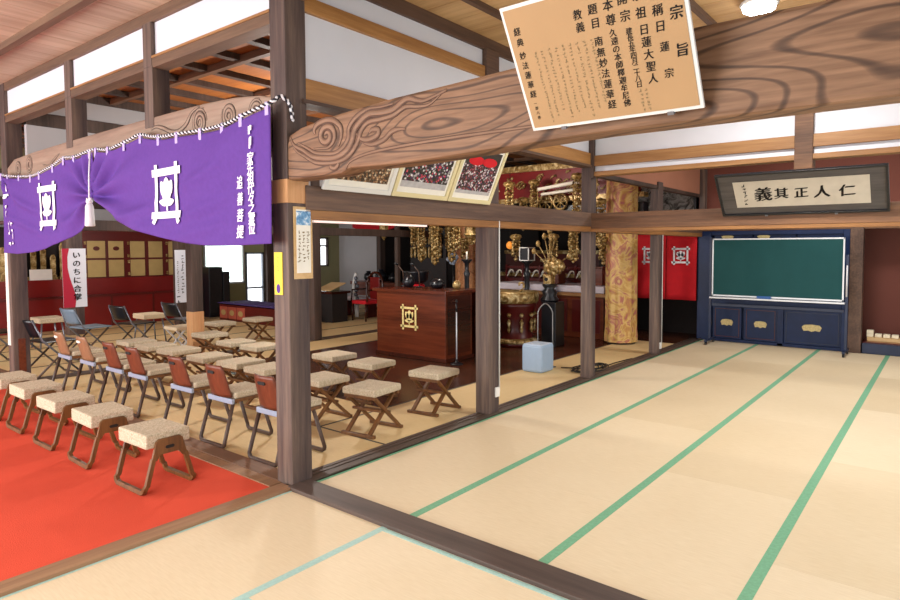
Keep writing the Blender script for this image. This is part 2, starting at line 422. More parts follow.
def crest(mb, cx, cy, w, h, fn, tall=False, thick=.1):
    """well-curb frame with a fruit and leaves inside"""
    t = w * thick; x0, x1 = cx - w * .36, cx + w * .36; y0, y1 = cy - h * .36, cy + h * .36
    if tall:
        seg_bar(mb, (x0, y0), (x0, cy + h * .5), t, fn); seg_bar(mb, (x1, y0), (x1, cy + h * .5), t, fn)
        seg_bar(mb, (x0, y0), (x0 - w * .06, cy - h * .5), t * 1.1, fn, n=3); seg_bar(mb, (x1, y0), (x1 + w * .06, cy - h * .5), t * 1.1, fn, n=3)
        seg_bar(mb, (cx - w * .5, y0), (cx + w * .5, y0), t * 1.15, fn); seg_bar(mb, (cx - w * .5, y1), (cx + w * .5, y1), t * 1.25, fn)
    else:
        for x in (x0, x1): seg_bar(mb, (x, cy - h * .5), (x, cy + h * .5), t, fn)
        for y in (y0, y1): seg_bar(mb, (cx - w * .5, y), (cx + w * .5, y), t, fn)
    leaf(mb, cx, cy + h * .05, h * .22, w * .17, PI / 2, fn)
    leaf(mb, cx - w * .13, cy + h * .08, h * .15, w * .10, PI / 2 + .5, fn)
    leaf(mb, cx + w * .13, cy + h * .08, h * .15, w * .10, PI / 2 - .5, fn)
    leaf(mb, cx - w * .12, cy - h * .15, w * .14, h * .06, PI * .95, fn)
    leaf(mb, cx + w * .12, cy - h * .15, w * .14, h * .06, PI * .05, fn)
    seg_bar(mb, (cx, cy - h * .29), (cx, cy - h * .1), w * .05, fn, n=3)

# ================================================================== SETTING
XL, XR, YN, YB = -10.6, 4.3, -5.0, 9.0     # hall left wall, right wall, near edge, back of hall
CZ = 3.43
# --- floors
mb = MB(); mb.box(XL, XR, YN, 11.2, -.25, -.02); struct('floor', mb, M['dark'])
def mats(name, rects, mat, heri, edges):
    """tatami field: each rect = one mat, with its own tone; cloth edging strips on top"""
    mb = MB(); tone = []
    rr = random.Random(len(name))
    for (x0, x1, y0, y1) in rects:
        mb.box(x0 + .0006, x1 - .0006, y0 + .0006, y1 - .0006, -.02, 0.); tone += [rr.uniform(.05, .3)] * 6
    for (x0, x1, y0, y1) in edges:
        mb.box(x0, x1, y0, y1, -.015, .0015, 1); tone += [.2] * 6
    return struct(name, mb, [mat, heri], tone=tone)
rects = []; edges = []
W = .888
for i in range(5):
    x0 = .035 + i * W; off = [0, -.9, -.2, -1.1, -.5][i]
    y = .12 + off
    while y < 8.04:
        rects.append((x0, min(x0 + W, XR), max(y, .12), min(y + 1.8, 8.04))); y += 1.8
    edges.append((x0 + W - .028, x0 + W + .028, .12, 8.04))
edges.append((.035, .06, .12, 8.04))
mats('floor_tatami_room', rects, M['tatami'], M['heri'], edges)
rects = [(.035, .9, -1.85, -.04), (.035, .9, -3.7, -1.86), (.9, 2.6, -.9, -.04), (2.6, 4.3, -.9, -.04), (.9, 2.6, -1.8, -.9), (2.6, 4.3, -1.8, -.9), (.9, 4.3, -3.7, -1.8)]
edges = [(.878, .922, -3.7, -.04), (.035, .05, -3.7, -.04), (.92, 4.3, -.075, -.045), (.92, 4.3, -.93, -.875)]
mats('floor_tatami_near', rects, M['tatami'], M['heri_pale'], edges)
rects = [(-.99, -.14, .13, .955)] + [(-.99, -.14, .955 + 1.8 * i, .955 + 1.8 * (i + 1)) for i in range(5)]
x = -.99
for i in range(3): rects.append((max(-5.12, -.99 - 1.8 * (i + 1)), -.99 - 1.8 * i, .13, .95)); rects.append((max(-5.12, -.99 - 1.8 * (i + 1)), -.99 - 1.8 * i, .95, 1.72))
for i in range(5):
    rects.append((-5.12, -4.36, 1.72 + 1.8 * i, min(9, 1.72 + 1.8 * (i + 1))))
rects = [r for r in rects if r[2] < 9]
for k in range(6):
    for i in range(5): rects.append((-5.3 - .88 * (k + 1), -5.3 - .88 * k, .17 + 1.8 * i - (k % 2) * .9, .17 + 1.8 * (i + 1) - (k % 2) * .9))
rects = [(a, min(b, -.14), max(c, .13), min(d, 9)) for a, b, c, d in rects]
edges = [(-1.0, -.975, .96, 9.), (-4.37, -4.34, 1.72, 9), (-1.0, -.14, .955, .975)]
for k in range(6): edges.append((-5.3 - .88 * (k + 1) - .025, -5.3 - .88 * (k + 1) + .025, .17, 9.))
mats('floor_tatami_hall', rects, M['tatami_hall'], M['heri_dark'], edges)
mb = MB()
for i in range(19): mb.box(-4.36, -1.0, 1.72 + i * .4 + .001, 1.72 + (i + 1) * .4, -.02, -.002)
mb.box(-1.0, -.14, 7.3, 8.95, -.02, .004); mb.box(-4.36, -1.0, 7.3, 8.95, -.02, .003)
struct('floor_hall_boards', mb, M['woodfloor'])
mb = MB(); mb.box(XL, -.09, YN, -.09, -.02, .006)
tag(mb.build('red_carpet', M['carpet']), 'plain bright red carpet under the front row of padded stools', 'carpet')

# --- sills and thresholds
mb = MB(); mb.box(-.09, .035, YN, -.02, -.02, .02); struct('trim_1', mb, M['sill_br'], bevel=.004)          # near sill beside carpet
mb = MB(); mb.box(.0, XR, -.04, .13, -.02, .022); struct('trim_2', mb, M['sill_x'], bevel=.004)            # threshold to the right of the corner post
mb = MB(); mb.box(XL, -.12, -.0, .13, -.02, .014); struct('trim_3', mb, M['sill_brx'], bevel=.004)
mb = MB(); mb.box(XL, -.12, -.09, .0, -.02, .012); struct('trim_4', mb, M['sill_br'], bevel=.004)
mb = MB()
for a, b in ((-.135, -.1), (-.085, -.05), (-.035, .035)): mb.box(a, b, .12, 8.05, -.02, .018)
mb.box(-.135, .035, .12, 8.05, -.02, .008); struct('trim_5', mb, M['sill_y'])
mb = MB(); mb.box(-5.3, -5.12, .17, 9, -.02, .02); struct('trim_6', mb, M['sill_y'])

# --- ceilings: boards laid with fine joints, battens below
mb = MB()
x = XL
while x < XR: mb.box(x + .003, min(x + .30, XR) - .003, YN, .0, CZ, CZ + .02); x += .30
mb.box(XL, XR, YN, 0., CZ + .015, CZ + .05); struct('ceiling_front', mb, M['ceil_front'])
mb = MB()
y = .1
while y < 9: mb.box(0, XR, y + .003, y + .297, CZ, CZ + .02); y += .30
mb.box(0, XR, 0, 9., CZ + .015, CZ + .05); struct('ceiling_room', mb, M['ceil_room'])
mb = MB(); mb.box(XL, 0., 0., 11.2, CZ + .0, CZ + .05); struct('ceiling_hall', mb, M['ceil_hall'])
k = 0
for i in range(5):
    mb = MB(); y = -.43 - i * .86; mb.box(XL, XR, y - .03, y + .03, CZ - .06, CZ); struct('trim_ceiling_front', mb, M['dkbeam_x'])
for i in range(9):
    mb = MB(); x = .435 * (i + 1); mb.box(x - .022, x + .022, .1, 9, CZ - .045, CZ); struct('trim_ceiling_room', mb, M['dkbeam_y'])
for i in range(17):
    mb = MB(); x = -.45 - i * .6; mb.box(x - .045, x + .045, .15, 11, CZ - .06, CZ); struct('trim_ceiling_hall', mb, M['post_dark'])
for i in range(11):
    mb = MB(); y = 1.05 + i * .9; mb.box(XL, -.1, y - .03, y + .03, CZ - .08, CZ - .01); struct('trim_ceiling_hall', mb, M['tie_x'])

# --- transom walls on the line of the curtain (front of hall)
mb = MB(); mb.box(XL, -.16, .03, .10, 3.0, CZ); struct('wall_transom_front', mb, M['plaster'])
mb = MB(); mb.box(XL, -.16, .0, .12, 3.345, CZ); struct('trim_7', mb, M['dkbeam_x'], bevel=.004)
mb = MB(); mb.box(XL, -.16, .0, .12, 2.985, 3.06); struct('trim_8', mb, M['dkbeam_x'], bevel=.004)
mb = MB(); mb.box(XL, -.16, -.004, .03, 3.06, 3.078); struct('trim_9', mb, M['batten_x'])
# --- transom walls above line of posts (right of corner post)
mb = MB(); mb.box(-.10, -.03, .15, 4.07, 2.5, CZ); struct('wall_transom_side', mb, M['plaster'])
mb = MB(); mb.box(-.10, -.03, 4.2, 8.05, 2.44, CZ); struct('wall_transom_side_far', mb, M['plaster_pink'])
mb = MB(); mb.box(-.12, .0, .15, 8.05, 3.32, CZ); struct('trim_10', mb, M['dkbeam_y'], bevel=.004)
mb = MB(); mb.box(-.12, -.0, .15, 4.07, 3.075, 3.175); struct('trim_11', mb, M['batten_y'], bevel=.004)
mb = MB(); mb.box(-.12, -.0, .15, 4.07, 2.51, 2.65); struct('trim_12', mb, M['batten_y'], bevel=.004)
mb = MB(); mb.box(-.13, .02, .12, 4.07, 2.485, 2.51); struct('trim_13', mb, M['tie_y'])
# --- aisle partition above the far post row
mb = MB(); mb.box(-5.24, -5.17, .15, 9, 2.3, CZ); struct('wall_transom_aisle', mb, M['plaster_grey'])
mb = MB(); mb.box(-5.26, -5.14, .15, 9, 2.97, 3.12); struct('trim_21', mb, M['post_dark'], bevel=.004)
mb = MB(); mb.box(-5.26, -5.14, .15, 9, 3.33, CZ); struct('trim_22', mb, M['post_dark'])
# --- beam and transom over the right hand threshold (above carved beam) and over row of the third post
mb = MB(); mb.box(.0, XR, -.03, .14, 3.13, 3.34); struct('trim_14', mb, M['dkbeam_x'], bevel=.006)
mb = MB(); mb.box(.0, XR, 4.12, 4.19, 2.4, CZ); struct('wall_transom_room', mb, M['plaster'])
mb = MB(); mb.box(.0, XR, 4.08, 4.2, 2.5, 2.62); struct('trim_15', mb, M['batten_x'], bevel=.004)
mb = MB(); mb.box(.0, XR, 4.07, 4.21, 2.385, 2.435); struct('trim_16', mb, M['batten_x'], bevel=.004)
mb = MB(); mb.box(.0, XR, 4.08, 4.2, 3.3, CZ); struct('trim_17', mb, M['dkbeam_x'])

# --- walls
mb = MB(); mb.box(XL - .1, XL, YN, 5.05, 0, CZ); mb.box(XL - .1, XL, 5.05, 6.06, 0, .7); mb.box(XL - .1, XL, 5.05, 6.06, 1.66, CZ)
mb.box(XL - .1, XL, 6.06, 6.1, 0, CZ); mb.box(XL - .1, XL, 6.1, 6.6, 1.45, CZ); mb.box(XL - .1, XL, 6.6, 8.1, 0, CZ)
mb.box(XL - .1, XL, 8.1, 8.6, 0, 1.05); mb.box(XL - .1, XL, 8.1, 8.6, 1.85, CZ); mb.box(XL - .1, XL, 8.6, 11.2, 0, CZ)
struct('wall_left', mb, M['plaster_olive'])
mb = MB(); mb.box(XL, XL + .02, YN, 6.6, 2.2, 2.85); mb.box(XL, XL + .02, 1, 6.6, 1.95, 2.2); struct('wall_left_panel', mb, M['plaster_grey'])
mb = MB(); mb.box(XL, XL + .08, YN, 9, 2.35, 2.5); mb.box(XL, XL + .08, YN, 9, 2.85, 3.0); struct('trim_18', mb, M['post_dark'])
mb = MB(); mb.box(XL, -8.95, 9., 9.1, 0, CZ); struct('wall_back_left', mb, M['plaster_grey'])
mb = MB(); mb.box(-8.95, -5., 10.9, 11.1, 0, CZ); mb.box(-5.1, .2, 10.9, 11.1, 0, CZ); mb.box(-9.05, -8.95, 9, 11, 0, CZ); struct('wall_back_altar', mb, M['dark'])
mb = MB(); mb.box(.0, XR + .1, 8.75, 8.85, 0, CZ); struct('wall_back_room', mb, M['plaster_red'])
mb = MB(); mb.box(-.06, -.0, 8.05, 8.75, 0, CZ); struct('wall_alcove_side', mb, M['plaster_red'])
mb = MB(); mb.box(0., XR, 8.1, 8.2, 1.98, CZ); struct('wall_back_upper', mb, M['plaster_red'])
mb = MB(); mb.box(-.11, -.02, 4.2, 8.05, 2.40, 2.45); struct('trim_19', mb, M['post_dark'])
mb = MB(); mb.box(-.03, .06, 7.98, 8.09, 1.9, CZ); struct('trim_20', mb, M['post'])
mb = MB(); mb.box(XR, XR + .1, YN, .0, 2.5, CZ); mb.box(XR, XR + .1, .0, 8.8, 2.3, CZ); mb.box(XR, XR + .1, 7.4, 8.8, 0, 2.3); mb.box(XR, XR + .1, -.3, .2, 0, 2.5); mb.box(XR, XR + .1, 3.9, 4.3, 0, 2.5)
struct('wall_right', mb, M['plaster'])
mb = MB(); mb.box(XL - .1, XR + .1, YN - .1, YN, 2.7, CZ + .05); mb.box(-9, -8.7, YN - .1, YN, 0, 2.7); mb.box(-3.2, -2.9, YN - .1, YN, 0, 2.7); mb.box(2, 2.3, YN - .1, YN, 0, 2.7)
struct('wall_front', mb, M['plaster'])

# --- windows and door in the far left wall
def window(name, y0, y1, z0, z1, pane, fr, bars=0):
    w = MB(); t = .04
    w.box(XL - .07, XL + .03, y0, y0 + t, z0, z1); w.box(XL - .07, XL + .03, y1 - t, y1, z0, z1)
    w.box(XL - .07, XL + .03, y0, y1, z0, z0 + t); w.box(XL - .07, XL + .03, y0, y1, z1 - t, z1)
    if bars: w.box(XL - .06, XL + .02, y0, y1, bars, bars + .04)
    o = struct(name, w, fr)
    p = MB(); p.box(XL - .05, XL - .04, y0 + t, y1 - t, z0 + t, z1 - t); p.build('pane', pane, o)
    return o
w1 = window('window_1', 5.05, 6.06, .7, 1.66, M['glow'], M['alu'])
b_ = MB()
for i in range(30): b_.box(XL + .0, XL + .012, 5.09, 6.02, .82 + i * .0267, .82 + i * .0267 + .022)
b_.build('blind', M['blind'], w1)
window('door_1', 6.1, 6.6, 0., 1.45, M['glow'], M['greytube'], .55)
window('window_2', 8.1, 8.6, 1.05, 1.85, M['glow'], M['post_dark'], 1.6)

# ================================================================== PILLARS
def pillar(name, x0, x1, y0, y1, z1, label, mat='post', group=None, base=0.):
    t = thing(name, label, 'pillar', ((x0 + x1) / 2, (y0 + y1) / 2, base), 0, group)
    s = MB(); s.box(x0, x1, y0, y1, base, z1); s.build('shaft', M[mat], t, True, bevel=.006)
    return t
pa = pillar('pillar', -.165, 0, 0, .155, CZ, 'tall brown corner pillar between the purple curtain and the carved beam')
b_ = MB(); b_.box(-.169, .004, -.004, .159, 1.84, 1.99); tag(b_.build('patch_band', M['post_patch'], pa, True, bevel=.003), 'paler new wood band')
pb = pillar('pillar', -.155, 0, 2.1, 2.26, 2.5, 'pillar standing between the folding stools and the tatami, with thin pale conduit')
b_ = MB(); b_.tube([(.008, 2.252, .2), (.008, 2.252, 1.9)], .007); b_.build('conduit', M['framewhite'], pb, True)
b_ = MB(); b_.box(-.0, .016, 2.19, 2.25, .16, .25); tag(b_.build('outlet', M['white_pl'], pb, True, bevel=.003), 'white outlet box')
pc = pillar('pillar', -.125, 0, 4.06, 4.2, CZ, 'corner pillar right of the grey box where the two tie beams meet')
pd = pillar('pillar', -.125, 0, 6.12, 6.29, 2.5, 'pillar between the gold brocade and the red doorway curtain')
b_ = MB(); b_.tube([(.006, 6.28, .1), (.006, 6.28, 1.75)], .006); b_.build('conduit', M['framewhite'], pd, True)
b_ = MB(); b_.box(0, .016, 6.2, 6.26, .08, .17); tag(b_.build('outlet', M['white_pl'], pd, True, bevel=.003), 'white outlet box')
pf = pillar('pillar', -5.5, -5.33, -.008, .155, CZ, 'pillar at the left end of the purple curtain, behind the padded stools')
b_ = MB(); b_.box(-5.332, -5.327, .04, .11, .1, .5); b_.build('patch', M['redbrown'], pf, True)
pg = pillar('pillar', -5.28, -5.12, 1.98, 2.14, CZ, 'pillar with pale new lower half, standing among the folding stools', 'post_dark')
b_ = MB(); b_.box(-5.284, -5.116, 1.976, 2.144, 0, .66); tag(b_.build('new_base', M['post_patch'], pg, True, bevel=.003), 'pale yellow new wood')
pillar('pillar', -5.28, -5.12, 4.02, 4.17, CZ, 'dark pillar seen just right of the tall corner pillar, behind the seats', 'post_dark')
pillar('pillar', -5.26, -5.18, 6.0, 6.08, CZ, 'dark pillar rising behind the left end of the wooden lectern', 'post_dark')
pillar('pillar', -9.42, -9.2, 1.85, 2.1, CZ, 'pillar behind the red and white banner', 'post')
pillar('pillar', -8.82, -8.62, 3.5, 3.72, CZ, 'pillar behind the narrow white banner left of the window', 'post_dark')
pillar('pillar', 2.19, 2.36, 8.0, 8.16, 1.9, 'pillar between the navy cupboard and the red brown alcove', 'tie_y')
pillar('pillar', XL + .0, XL + .14, 6.62, 6.8, CZ, 'dark pillar right of the bright glass door in the far wall', 'post_dark')
# short struts in transoms
for x0, nm, lb in ((-1.9, 'transom_post', 'short post in the curtain wall transom nearest the tall corner pillar'), (-3.55, 'transom_post', 'short post in the curtain wall transom, second from the corner pillar')):
    t = thing(nm, lb, 'post', (x0 + .09, .06, 2.5)); s = MB(); s.box(x0, x0 + .15, -.006, .13, 2.52, 3.0); s.box(x0, x0 + .14, -.006, .03, 3.0, 3.345); s.build('shaft', M['post'], t, True, bevel=.005)
t = thing('transom_post', 'short post in the white wall above the row of framed photographs', 'post', (-.06, 2.14, 2.65))
s = MB(); s.box(-.13, .02, 2.05, 2.24, 2.65, 3.33); s.build('shaft', M['tie_y'], t, True, bevel=.005)
t = thing('transom_post', 'short post in the white wall above the framed calligraphy', 'post', (2.24, 4.14, 2.3))
s = MB(); s.box(2.16, 2.32, 4.06, 4.22, 1.96, CZ); s.build('shaft', M['tie_x'], t, True, bevel=.005)
t = thing('transom_post', 'slim short post above the corner pillar where the two white walls meet', 'post', (.0, 4.09, 2.45))
s = MB(); s.box(-.01, .035, 4.05, 4.1, 2.36, CZ); s.build('shaft', M['post_dark'], t, True)

# ================================================================== BEAMS
t = thing('tie_beam', 'tie beam along the post row under the three framed photographs', 'beam', (-.06, 2.1, 1.8))
s = MB(); s.box(-.12, .015, .13, 8.05, 1.80, 1.96); s.build('beam', M['tie_y'], t, True, bevel=.006)
s = MB(); s.box(-.125, .01, .13, 8.05, 1.74, 1.80); tag(s.build('head_rail', M['rail_y'], t, True, bevel=.003), 'orange brown grooved rail')
t = thing('tie_beam', 'tie beam under the framed calligraphy, reaching to the right', 'beam', (2.1, 4.12, 1.78))
s = MB(); s.box(.0, XR, 4.05, 4.2, 1.775, 1.955); s.build('beam', M['tie_x'], t, True, bevel=.006)
s = MB(); s.box(.0, XR, 4.055, 4.195, 1.74, 1.775); tag(s.build('head_rail', M['rail_x'], t, True, bevel=.003), 'paler grooved rail')
s = MB(); s.box(-5.26, -5.14, .16, 9, 1.77, 1.9)
tag(s.build('tie_beam', M['post_dark'], bevel=.006), 'dark tie beam at the back, over the sutra desk and red chair', 'beam')
s = MB(); s.box(-.0, XR, 8.03, 8.2, 1.83, 1.99)
tag(s.build('lintel', M['tie_x'], bevel=.006), 'lintel over the navy cupboard and alcove', 'beam')
# white strip light under the tie beam
t = thing('strip_light', 'long slim white strip light under the tie beam by the calendar', 'light', (-.07, .8, 1.735))
s = MB(); s.box(-.1, -.07, .25, 1.36, 1.725, 1.742); s.build('tube', M['tube'], t, True)
s = MB(); s.box(-.105, -.065, .25, 1.36, 1.738, 1.748); s.build('holder', M['white_pl'], t, True)

def smoothpath(pts, n=6):
    out = []; P = [Vector(p) for p in pts]; m = len(P)
    for i in range(m - 1):
        p0, p1, p2, p3 = P[max(i - 1, 0)], P[i], P[i + 1], P[min(i + 2, m - 1)]
        for k in range(n):
            t = k / n
            out.append(.5 * ((2 * p1) + (p2 - p0) * t + (2 * p0 - 5 * p1 + 4 * p2 - p3) * t * t + (3 * p1 - p0 - 3 * p2 + p3) * t ** 3))
    out.append(P[-1]); return out
def spiral(cx, cz, r0, turns, a0, sgn=1, n=34, sq=1.):
    return [(cx + r0 * (1 - .82 * i / n) * math.cos(a0 + sgn * 2 * PI * turns * i / n), cz + r0 * sq * (1 - .82 * i / n) * math.sin(a0 + sgn * 2 * PI * turns * i / n)) for i in range(n + 1)]

# right carved beam
top = [(0, 2.20), (.02, 2.26), (.14, 2.295), (.3, 2.315), (.52, 2.335), (.96, 2.36), (1.34, 2.37), (1.8, 2.385), (2.6, 2.39), (3.3, 2.385), (4.28, 2.36)]
bot = [(4.28, 2.03), (3.2, 2.035), (2.6, 2.035), (2.19, 2.035), (1.67, 2.02), (1.0, 2.0), (.6, 2.01), (.52, 1.985), (0, 1.98)]
t = thing('carved_beam', 'massive curved brown beam with carved cloud scrolls, crossing above the tatami room', 'beam', (2.1, .07, 1.98))
s = MB(); s.prism([(x, z) for x, z in top + bot], -.0, .15, 'y'); s.build('beam', M['rainbow'], t, True, bevel=.02)
cv = MB()
lv = MB()
def groove(pts2, r, yy=-.001, up=None):
    ps = smoothpath([(x, yy, z) for x, z in pts2], 5)
    m = len(ps); tp = [(.3 + .7 * min(1, 4 * min(i, m - 1 - i) / m)) for i in range(m)]
    cv.tube(ps, [r * k for k in tp], 8, up=(0, 1, 0), flat=(1., .45))
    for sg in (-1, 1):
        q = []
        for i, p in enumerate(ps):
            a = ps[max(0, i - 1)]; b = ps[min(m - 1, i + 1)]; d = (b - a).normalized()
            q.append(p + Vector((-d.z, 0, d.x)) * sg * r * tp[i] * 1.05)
        lv.tube(q, [max(.0016, r * .42 * k) for k in tp], 6, up=(0, 1, 0), flat=(1., .9))  # darker tubes along each ridge stand in for groove shade
# traced scroll: outer curl, inner curl, flowing tail
groove([(.04, 2.245), (.08, 2.19), (.17, 2.15), (.26, 2.105), (.36, 2.085), (.48, 2.08), (.57, 2.11), (.62, 2.16), (.645, 2.22), (.7, 2.265), (.77, 2.295), (.86, 2.29), (.96, 2.295), (1.06, 2.335), (1.14, 2.315), (1.2, 2.31), (1.34, 2.34)], .017)
groove([(.05, 2.215), (.1, 2.155), (.18, 2.115), (.28, 2.07), (.38, 2.055), (.5, 2.055), (.6, 2.085), (.67, 2.15), (.7, 2.21), (.76, 2.25), (.86, 2.255), (.96, 2.265), (1.05, 2.295), (1.14, 2.285), (1.22, 2.285), (1.3, 2.325)], .012)
groove([(.12, 2.2), (.2, 2.165), (.29, 2.125), (.38, 2.11), (.47, 2.105), (.54, 2.13), (.59, 2.18), (.6, 2.24), (.66, 2.29), (.75, 2.32), (.86, 2.32), (.96, 2.325)], .012)
sp = spiral(.395, 2.215, .085, 1.7, -PI * .55, 1, 34, .85)
groove([(.27, 2.15)] + sp, .016)
groove([(.5, 2.14), (.53, 2.2), (.52, 2.255), (.46, 2.295), (.39, 2.305), (.31, 2.29), (.28, 2.26), (.29, 2.235)], .014)
groove([(.46, 2.075), (.5, 2.045), (.47, 2.02), (.43, 2.03), (.44, 2.055)], .011)
groove([(.66, 2.2), (.7, 2.165), (.76, 2.155), (.83, 2.17), (.84, 2.2), (.79, 2.205), (.77, 2.19)], .013)
groove([(.7, 2.15), (.78, 2.125), (.88, 2.14), (.94, 2.175), (.99, 2.185), (1.05, 2.18)], .011)
groove([(.56, 2.0), (.6, 2.045), (.72, 2.075), (.92, 2.09), (1.3, 2.1), (1.8, 2.10), (2.4, 2.10)], .007)
cv.build('scroll_relief', M['relief'], t, True); lv.build('carved_shade_line', M['carve'], t, True)

# left carved beam behind curtain
t = thing('carved_beam', 'weathered carved beam with round scrolls, seen just above the purple curtain', 'beam', (-2.6, .07, 2.2))
top = [(-.13, 2.52), (-.3, 2.555), (-.6, 2.585), (-1., 2.60), (-2.08, 2.60), (-3.5, 2.59), (-4.5, 2.575), (-5.1, 2.55), (-5.33, 2.47)]
s = MB(); s.prism(top + [(-5.33, 2.17), (-4.8, 2.2), (-2.6, 2.24), (-.6, 2.2), (-.13, 2.17)], -.0, .14, 'y'); s.build('beam', M['rainbow2'], t, True, bevel=.015)
cv = MB(); lv = MB()
for (cx, cz, r, a, sg) in ((-1.05, 2.47, .1, 0, 1), (-.66, 2.465, .092, 2.5, 1), (-.33, 2.455, .08, 0, 1), (-4.6, 2.455, .09, 1, -1), (-4.95, 2.435, .08, 0, -1)):
    groove(spiral(cx, cz, r, 2.6, a, sg, 40), .013, -.002)
    groove(spiral(cx, cz, r * 1.12, .7, a + 1, sg, 16), .007, -.002)
groove([(-1.8, 2.50), (-1.72, 2.515), (-1.6, 2.49), (-1.48, 2.45), (-1.36, 2.44), (-1.24, 2.48), (-1.16, 2.55), (-1.05, 2.585)], .013, -.002)
groove([(-4.2, 2.42), (-4.05, 2.39), (-3.9, 2.44), (-3.75, 2.49)], .01, -.002)
cv.build('scroll_relief', M['rainbow2'], t, True); lv.build('carved_shade_line', M['carve2'], t, True)

# ================================================================== PURPLE CURTAIN
TP = [(-5.36, 2.40), (-5.1, 2.365), (-4.73, 2.335), (-4.4, 2.32), (-4.13, 2.33), (-3.8, 2.38), (-3.53, 2.43), (-3.22, 2.41), (-2.84, 2.445), (-2.6, 2.42), (-2.36, 2.415), (-2.1, 2.45), (-1.92, 2.475), (-1.72, 2.44), (-1.5, 2.415), (-1.32, 2.41), (-.95, 2.405), (-.62, 2.405), (-.38, 2.43), (-.1, 2.475)]
BT = [(-5.36, 1.50), (-4.9, 1.49), (-4.43, 1.51), (-4.0, 1.55), (-3.66, 1.60), (-3.4, 1.66), (-3.23, 1.72), (-3.05, 1.83), (-2.93, 1.94), (-2.85, 2.0), (-2.84, 2.0), (-2.8, 2.0), (-2.7, 1.93), (-2.56, 1.86), (-2.3, 1.78), (-2.06, 1.72), (-1.6, 1.64), (-1.18, 1.59), (-.9, 1.57), (-.5, 1.57), (-.1, 1.58)]
TP = [(3.387 + (x - 3.387) * .985, 1.55 + (z - 1.55) * .985) for x, z in TP]; BT = [(3.387 + (x - 3.387) * .985, 1.55 + (z - 1.55) * .985) for x, z in BT]
TP[-1] = (-.045, TP[-1][1]); BT[-1] = (-.045, BT[-1][1])
def interp(T, x):
    for (a, va), (b, vb) in zip(T, T[1:]):
        if a <= x <= b: k = (x - a) / (b - a); return va + (vb - va) * k
    return T[0][1] if x < T[0][0] else T[-1][1]
def cloth_y(x, z):
    dx, dz = x + 2.748, z - 2.01; d = math.hypot(dx, dz); an = math.atan2(-dz, abs(dx))
    y = .05 * math.sin(an * 12 + (1 if dx > 0 else 0)) * math.exp(-d / 1.1) * min(1, d / .15) * (1 if dz < .25 else max(0, 1 - (dz - .25) / .2))
    ex, ez = x + .04, z - 2.5; e = math.hypot(ex, ez); a2 = math.atan2(-ez, -ex)
    y += .055 * math.sin(a2 * 8 + .6) * math.exp(-e / .9) * min(1, e / .35) * max(.12, min(1., (-.3 - x) / .4))
    ex, ez = x + 5.23, z - 2.42; e = math.hypot(ex, ez); a2 = math.atan2(-ez, ex)
    y += .035 * math.sin(a2 * 10) * math.exp(-e / .7) * min(1, e / .2)
    m_ = 1 - math.exp(-(((x + 1.38) / .34) ** 4 + ((z - 1.965) / .31) ** 4)) * .92 - math.exp(-(((x + 3.81) / .36) ** 4 + ((z - 1.97) / .31) ** 4)) * .92
    y *= m_
    k = max(0., min(1., (-.32 - x) / .5)); k = k * k * (3 - 2 * k)
    for xa, xb, za, zb, am in ((-2.35, -.2, 1.80, 2.30, .034), (-1.95, -.15, 1.70, 2.02, .026), (-1.5, -.15, 1.63, 1.82, .018)):
        u = (x - xa) / (xb - xa)
        if 0 < u < 1: y -= am * math.exp(-((z - za - (zb - za) * u ** 1.7) / .045) ** 2) * math.sin(PI * min(1, u * 1.25)) ** .5 * (.25 + .75 * k) * m_
    for xa, xb, za, zb, am in ((-3.2, -5.15, 1.80, 2.25, .034), (-3.5, -5.15, 1.68, 1.95, .028)):
        u = (x - xa) / (xb - xa)
        if 0 < u < 1: y -= am * math.exp(-((z - za - (zb - za) * u ** 1.7) / .045) ** 2) * math.sin(PI * u) ** .5 * m_
    y += .008 * math.sin(x * 7 + z * 3)
    return -.085 + y
cur = thing('purple_curtain', 'long purple temple curtain with white crests, gathered up at its middle slit', 'curtain', (-2.74, -.085, 2.0))
def cpanel(xa, xb):
    def fn(u, v):
        x = xa + (xb - xa) * u; zt, zb = interp(TP, x) - .03, interp(BT, x); z = zt + (zb - zt) * v
        return (x, cloth_y(x, z), z)
    s = MB(); s.grid(fn, 150, 60)
    return s.build('panel', M['purple'], cur, True, solid=.004)
cpanel(-5.225, -2.752); cpanel(-2.744, -.045)
on = lambda off: (lambda x, z: (x, cloth_y(x, z) - off, z))
s = MB(); crest(s, -1.38, 1.965, .47, .45, on(.014), True, .095); tag(s.build('crest', M['print_white'], cur, True), 'white printed crest')
s = MB(); crest(s, -3.81, 1.97, .5, .47, on(.014), True, .095); tag(s.build('crest', M['print_white'], cur, True), 'white printed crest')
s = MB()
strokes(s, -.235, 2.32, 2.17, .07, on(.016), 3)
column(s, '家先祖代々之霊位', -.24, 2.17, .085, .064, on(.016), .03, jit=1)
column(s, '追善菩提', -.39, 2.03, .092, .108, on(.016), .03, jit=1)
tag(s.build('lettering', M['print_white'], cur, True), 'white lettering column')
s = MB(); strokes(s, -5.03, 2.26, 1.56, .09, on(.016), 5); strokes(s, -4.88, 1.84, 1.58, .06, on(.016), 6)
tag(s.build('lettering', M['print_white'], cur, True), 'white handwritten column')
for i, x in enumerate((-5.2, -4.95, -4.65, -4.32, -4.02, -3.7, -3.42, -3.12, -2.82, -2.68, -2.4, -2.1, -1.83, -1.52, -1.22, -.92, -.62, -.35, -.075)):
    zt = interp(TP, x); y = cloth_y(x, zt - .03)
    s = MB(); w = .018; s.box(x - w, x + w, y - .008, y - .004, zt - .075, zt + .006); s.box(x - w, x + w, y + .006, y + .01, zt - .05, zt + .006); s.box(x - w, x + w, y - .008, y + .01, zt + .004, zt + .008)
    s.build('hanging_loop', M['lav'], cur, True)
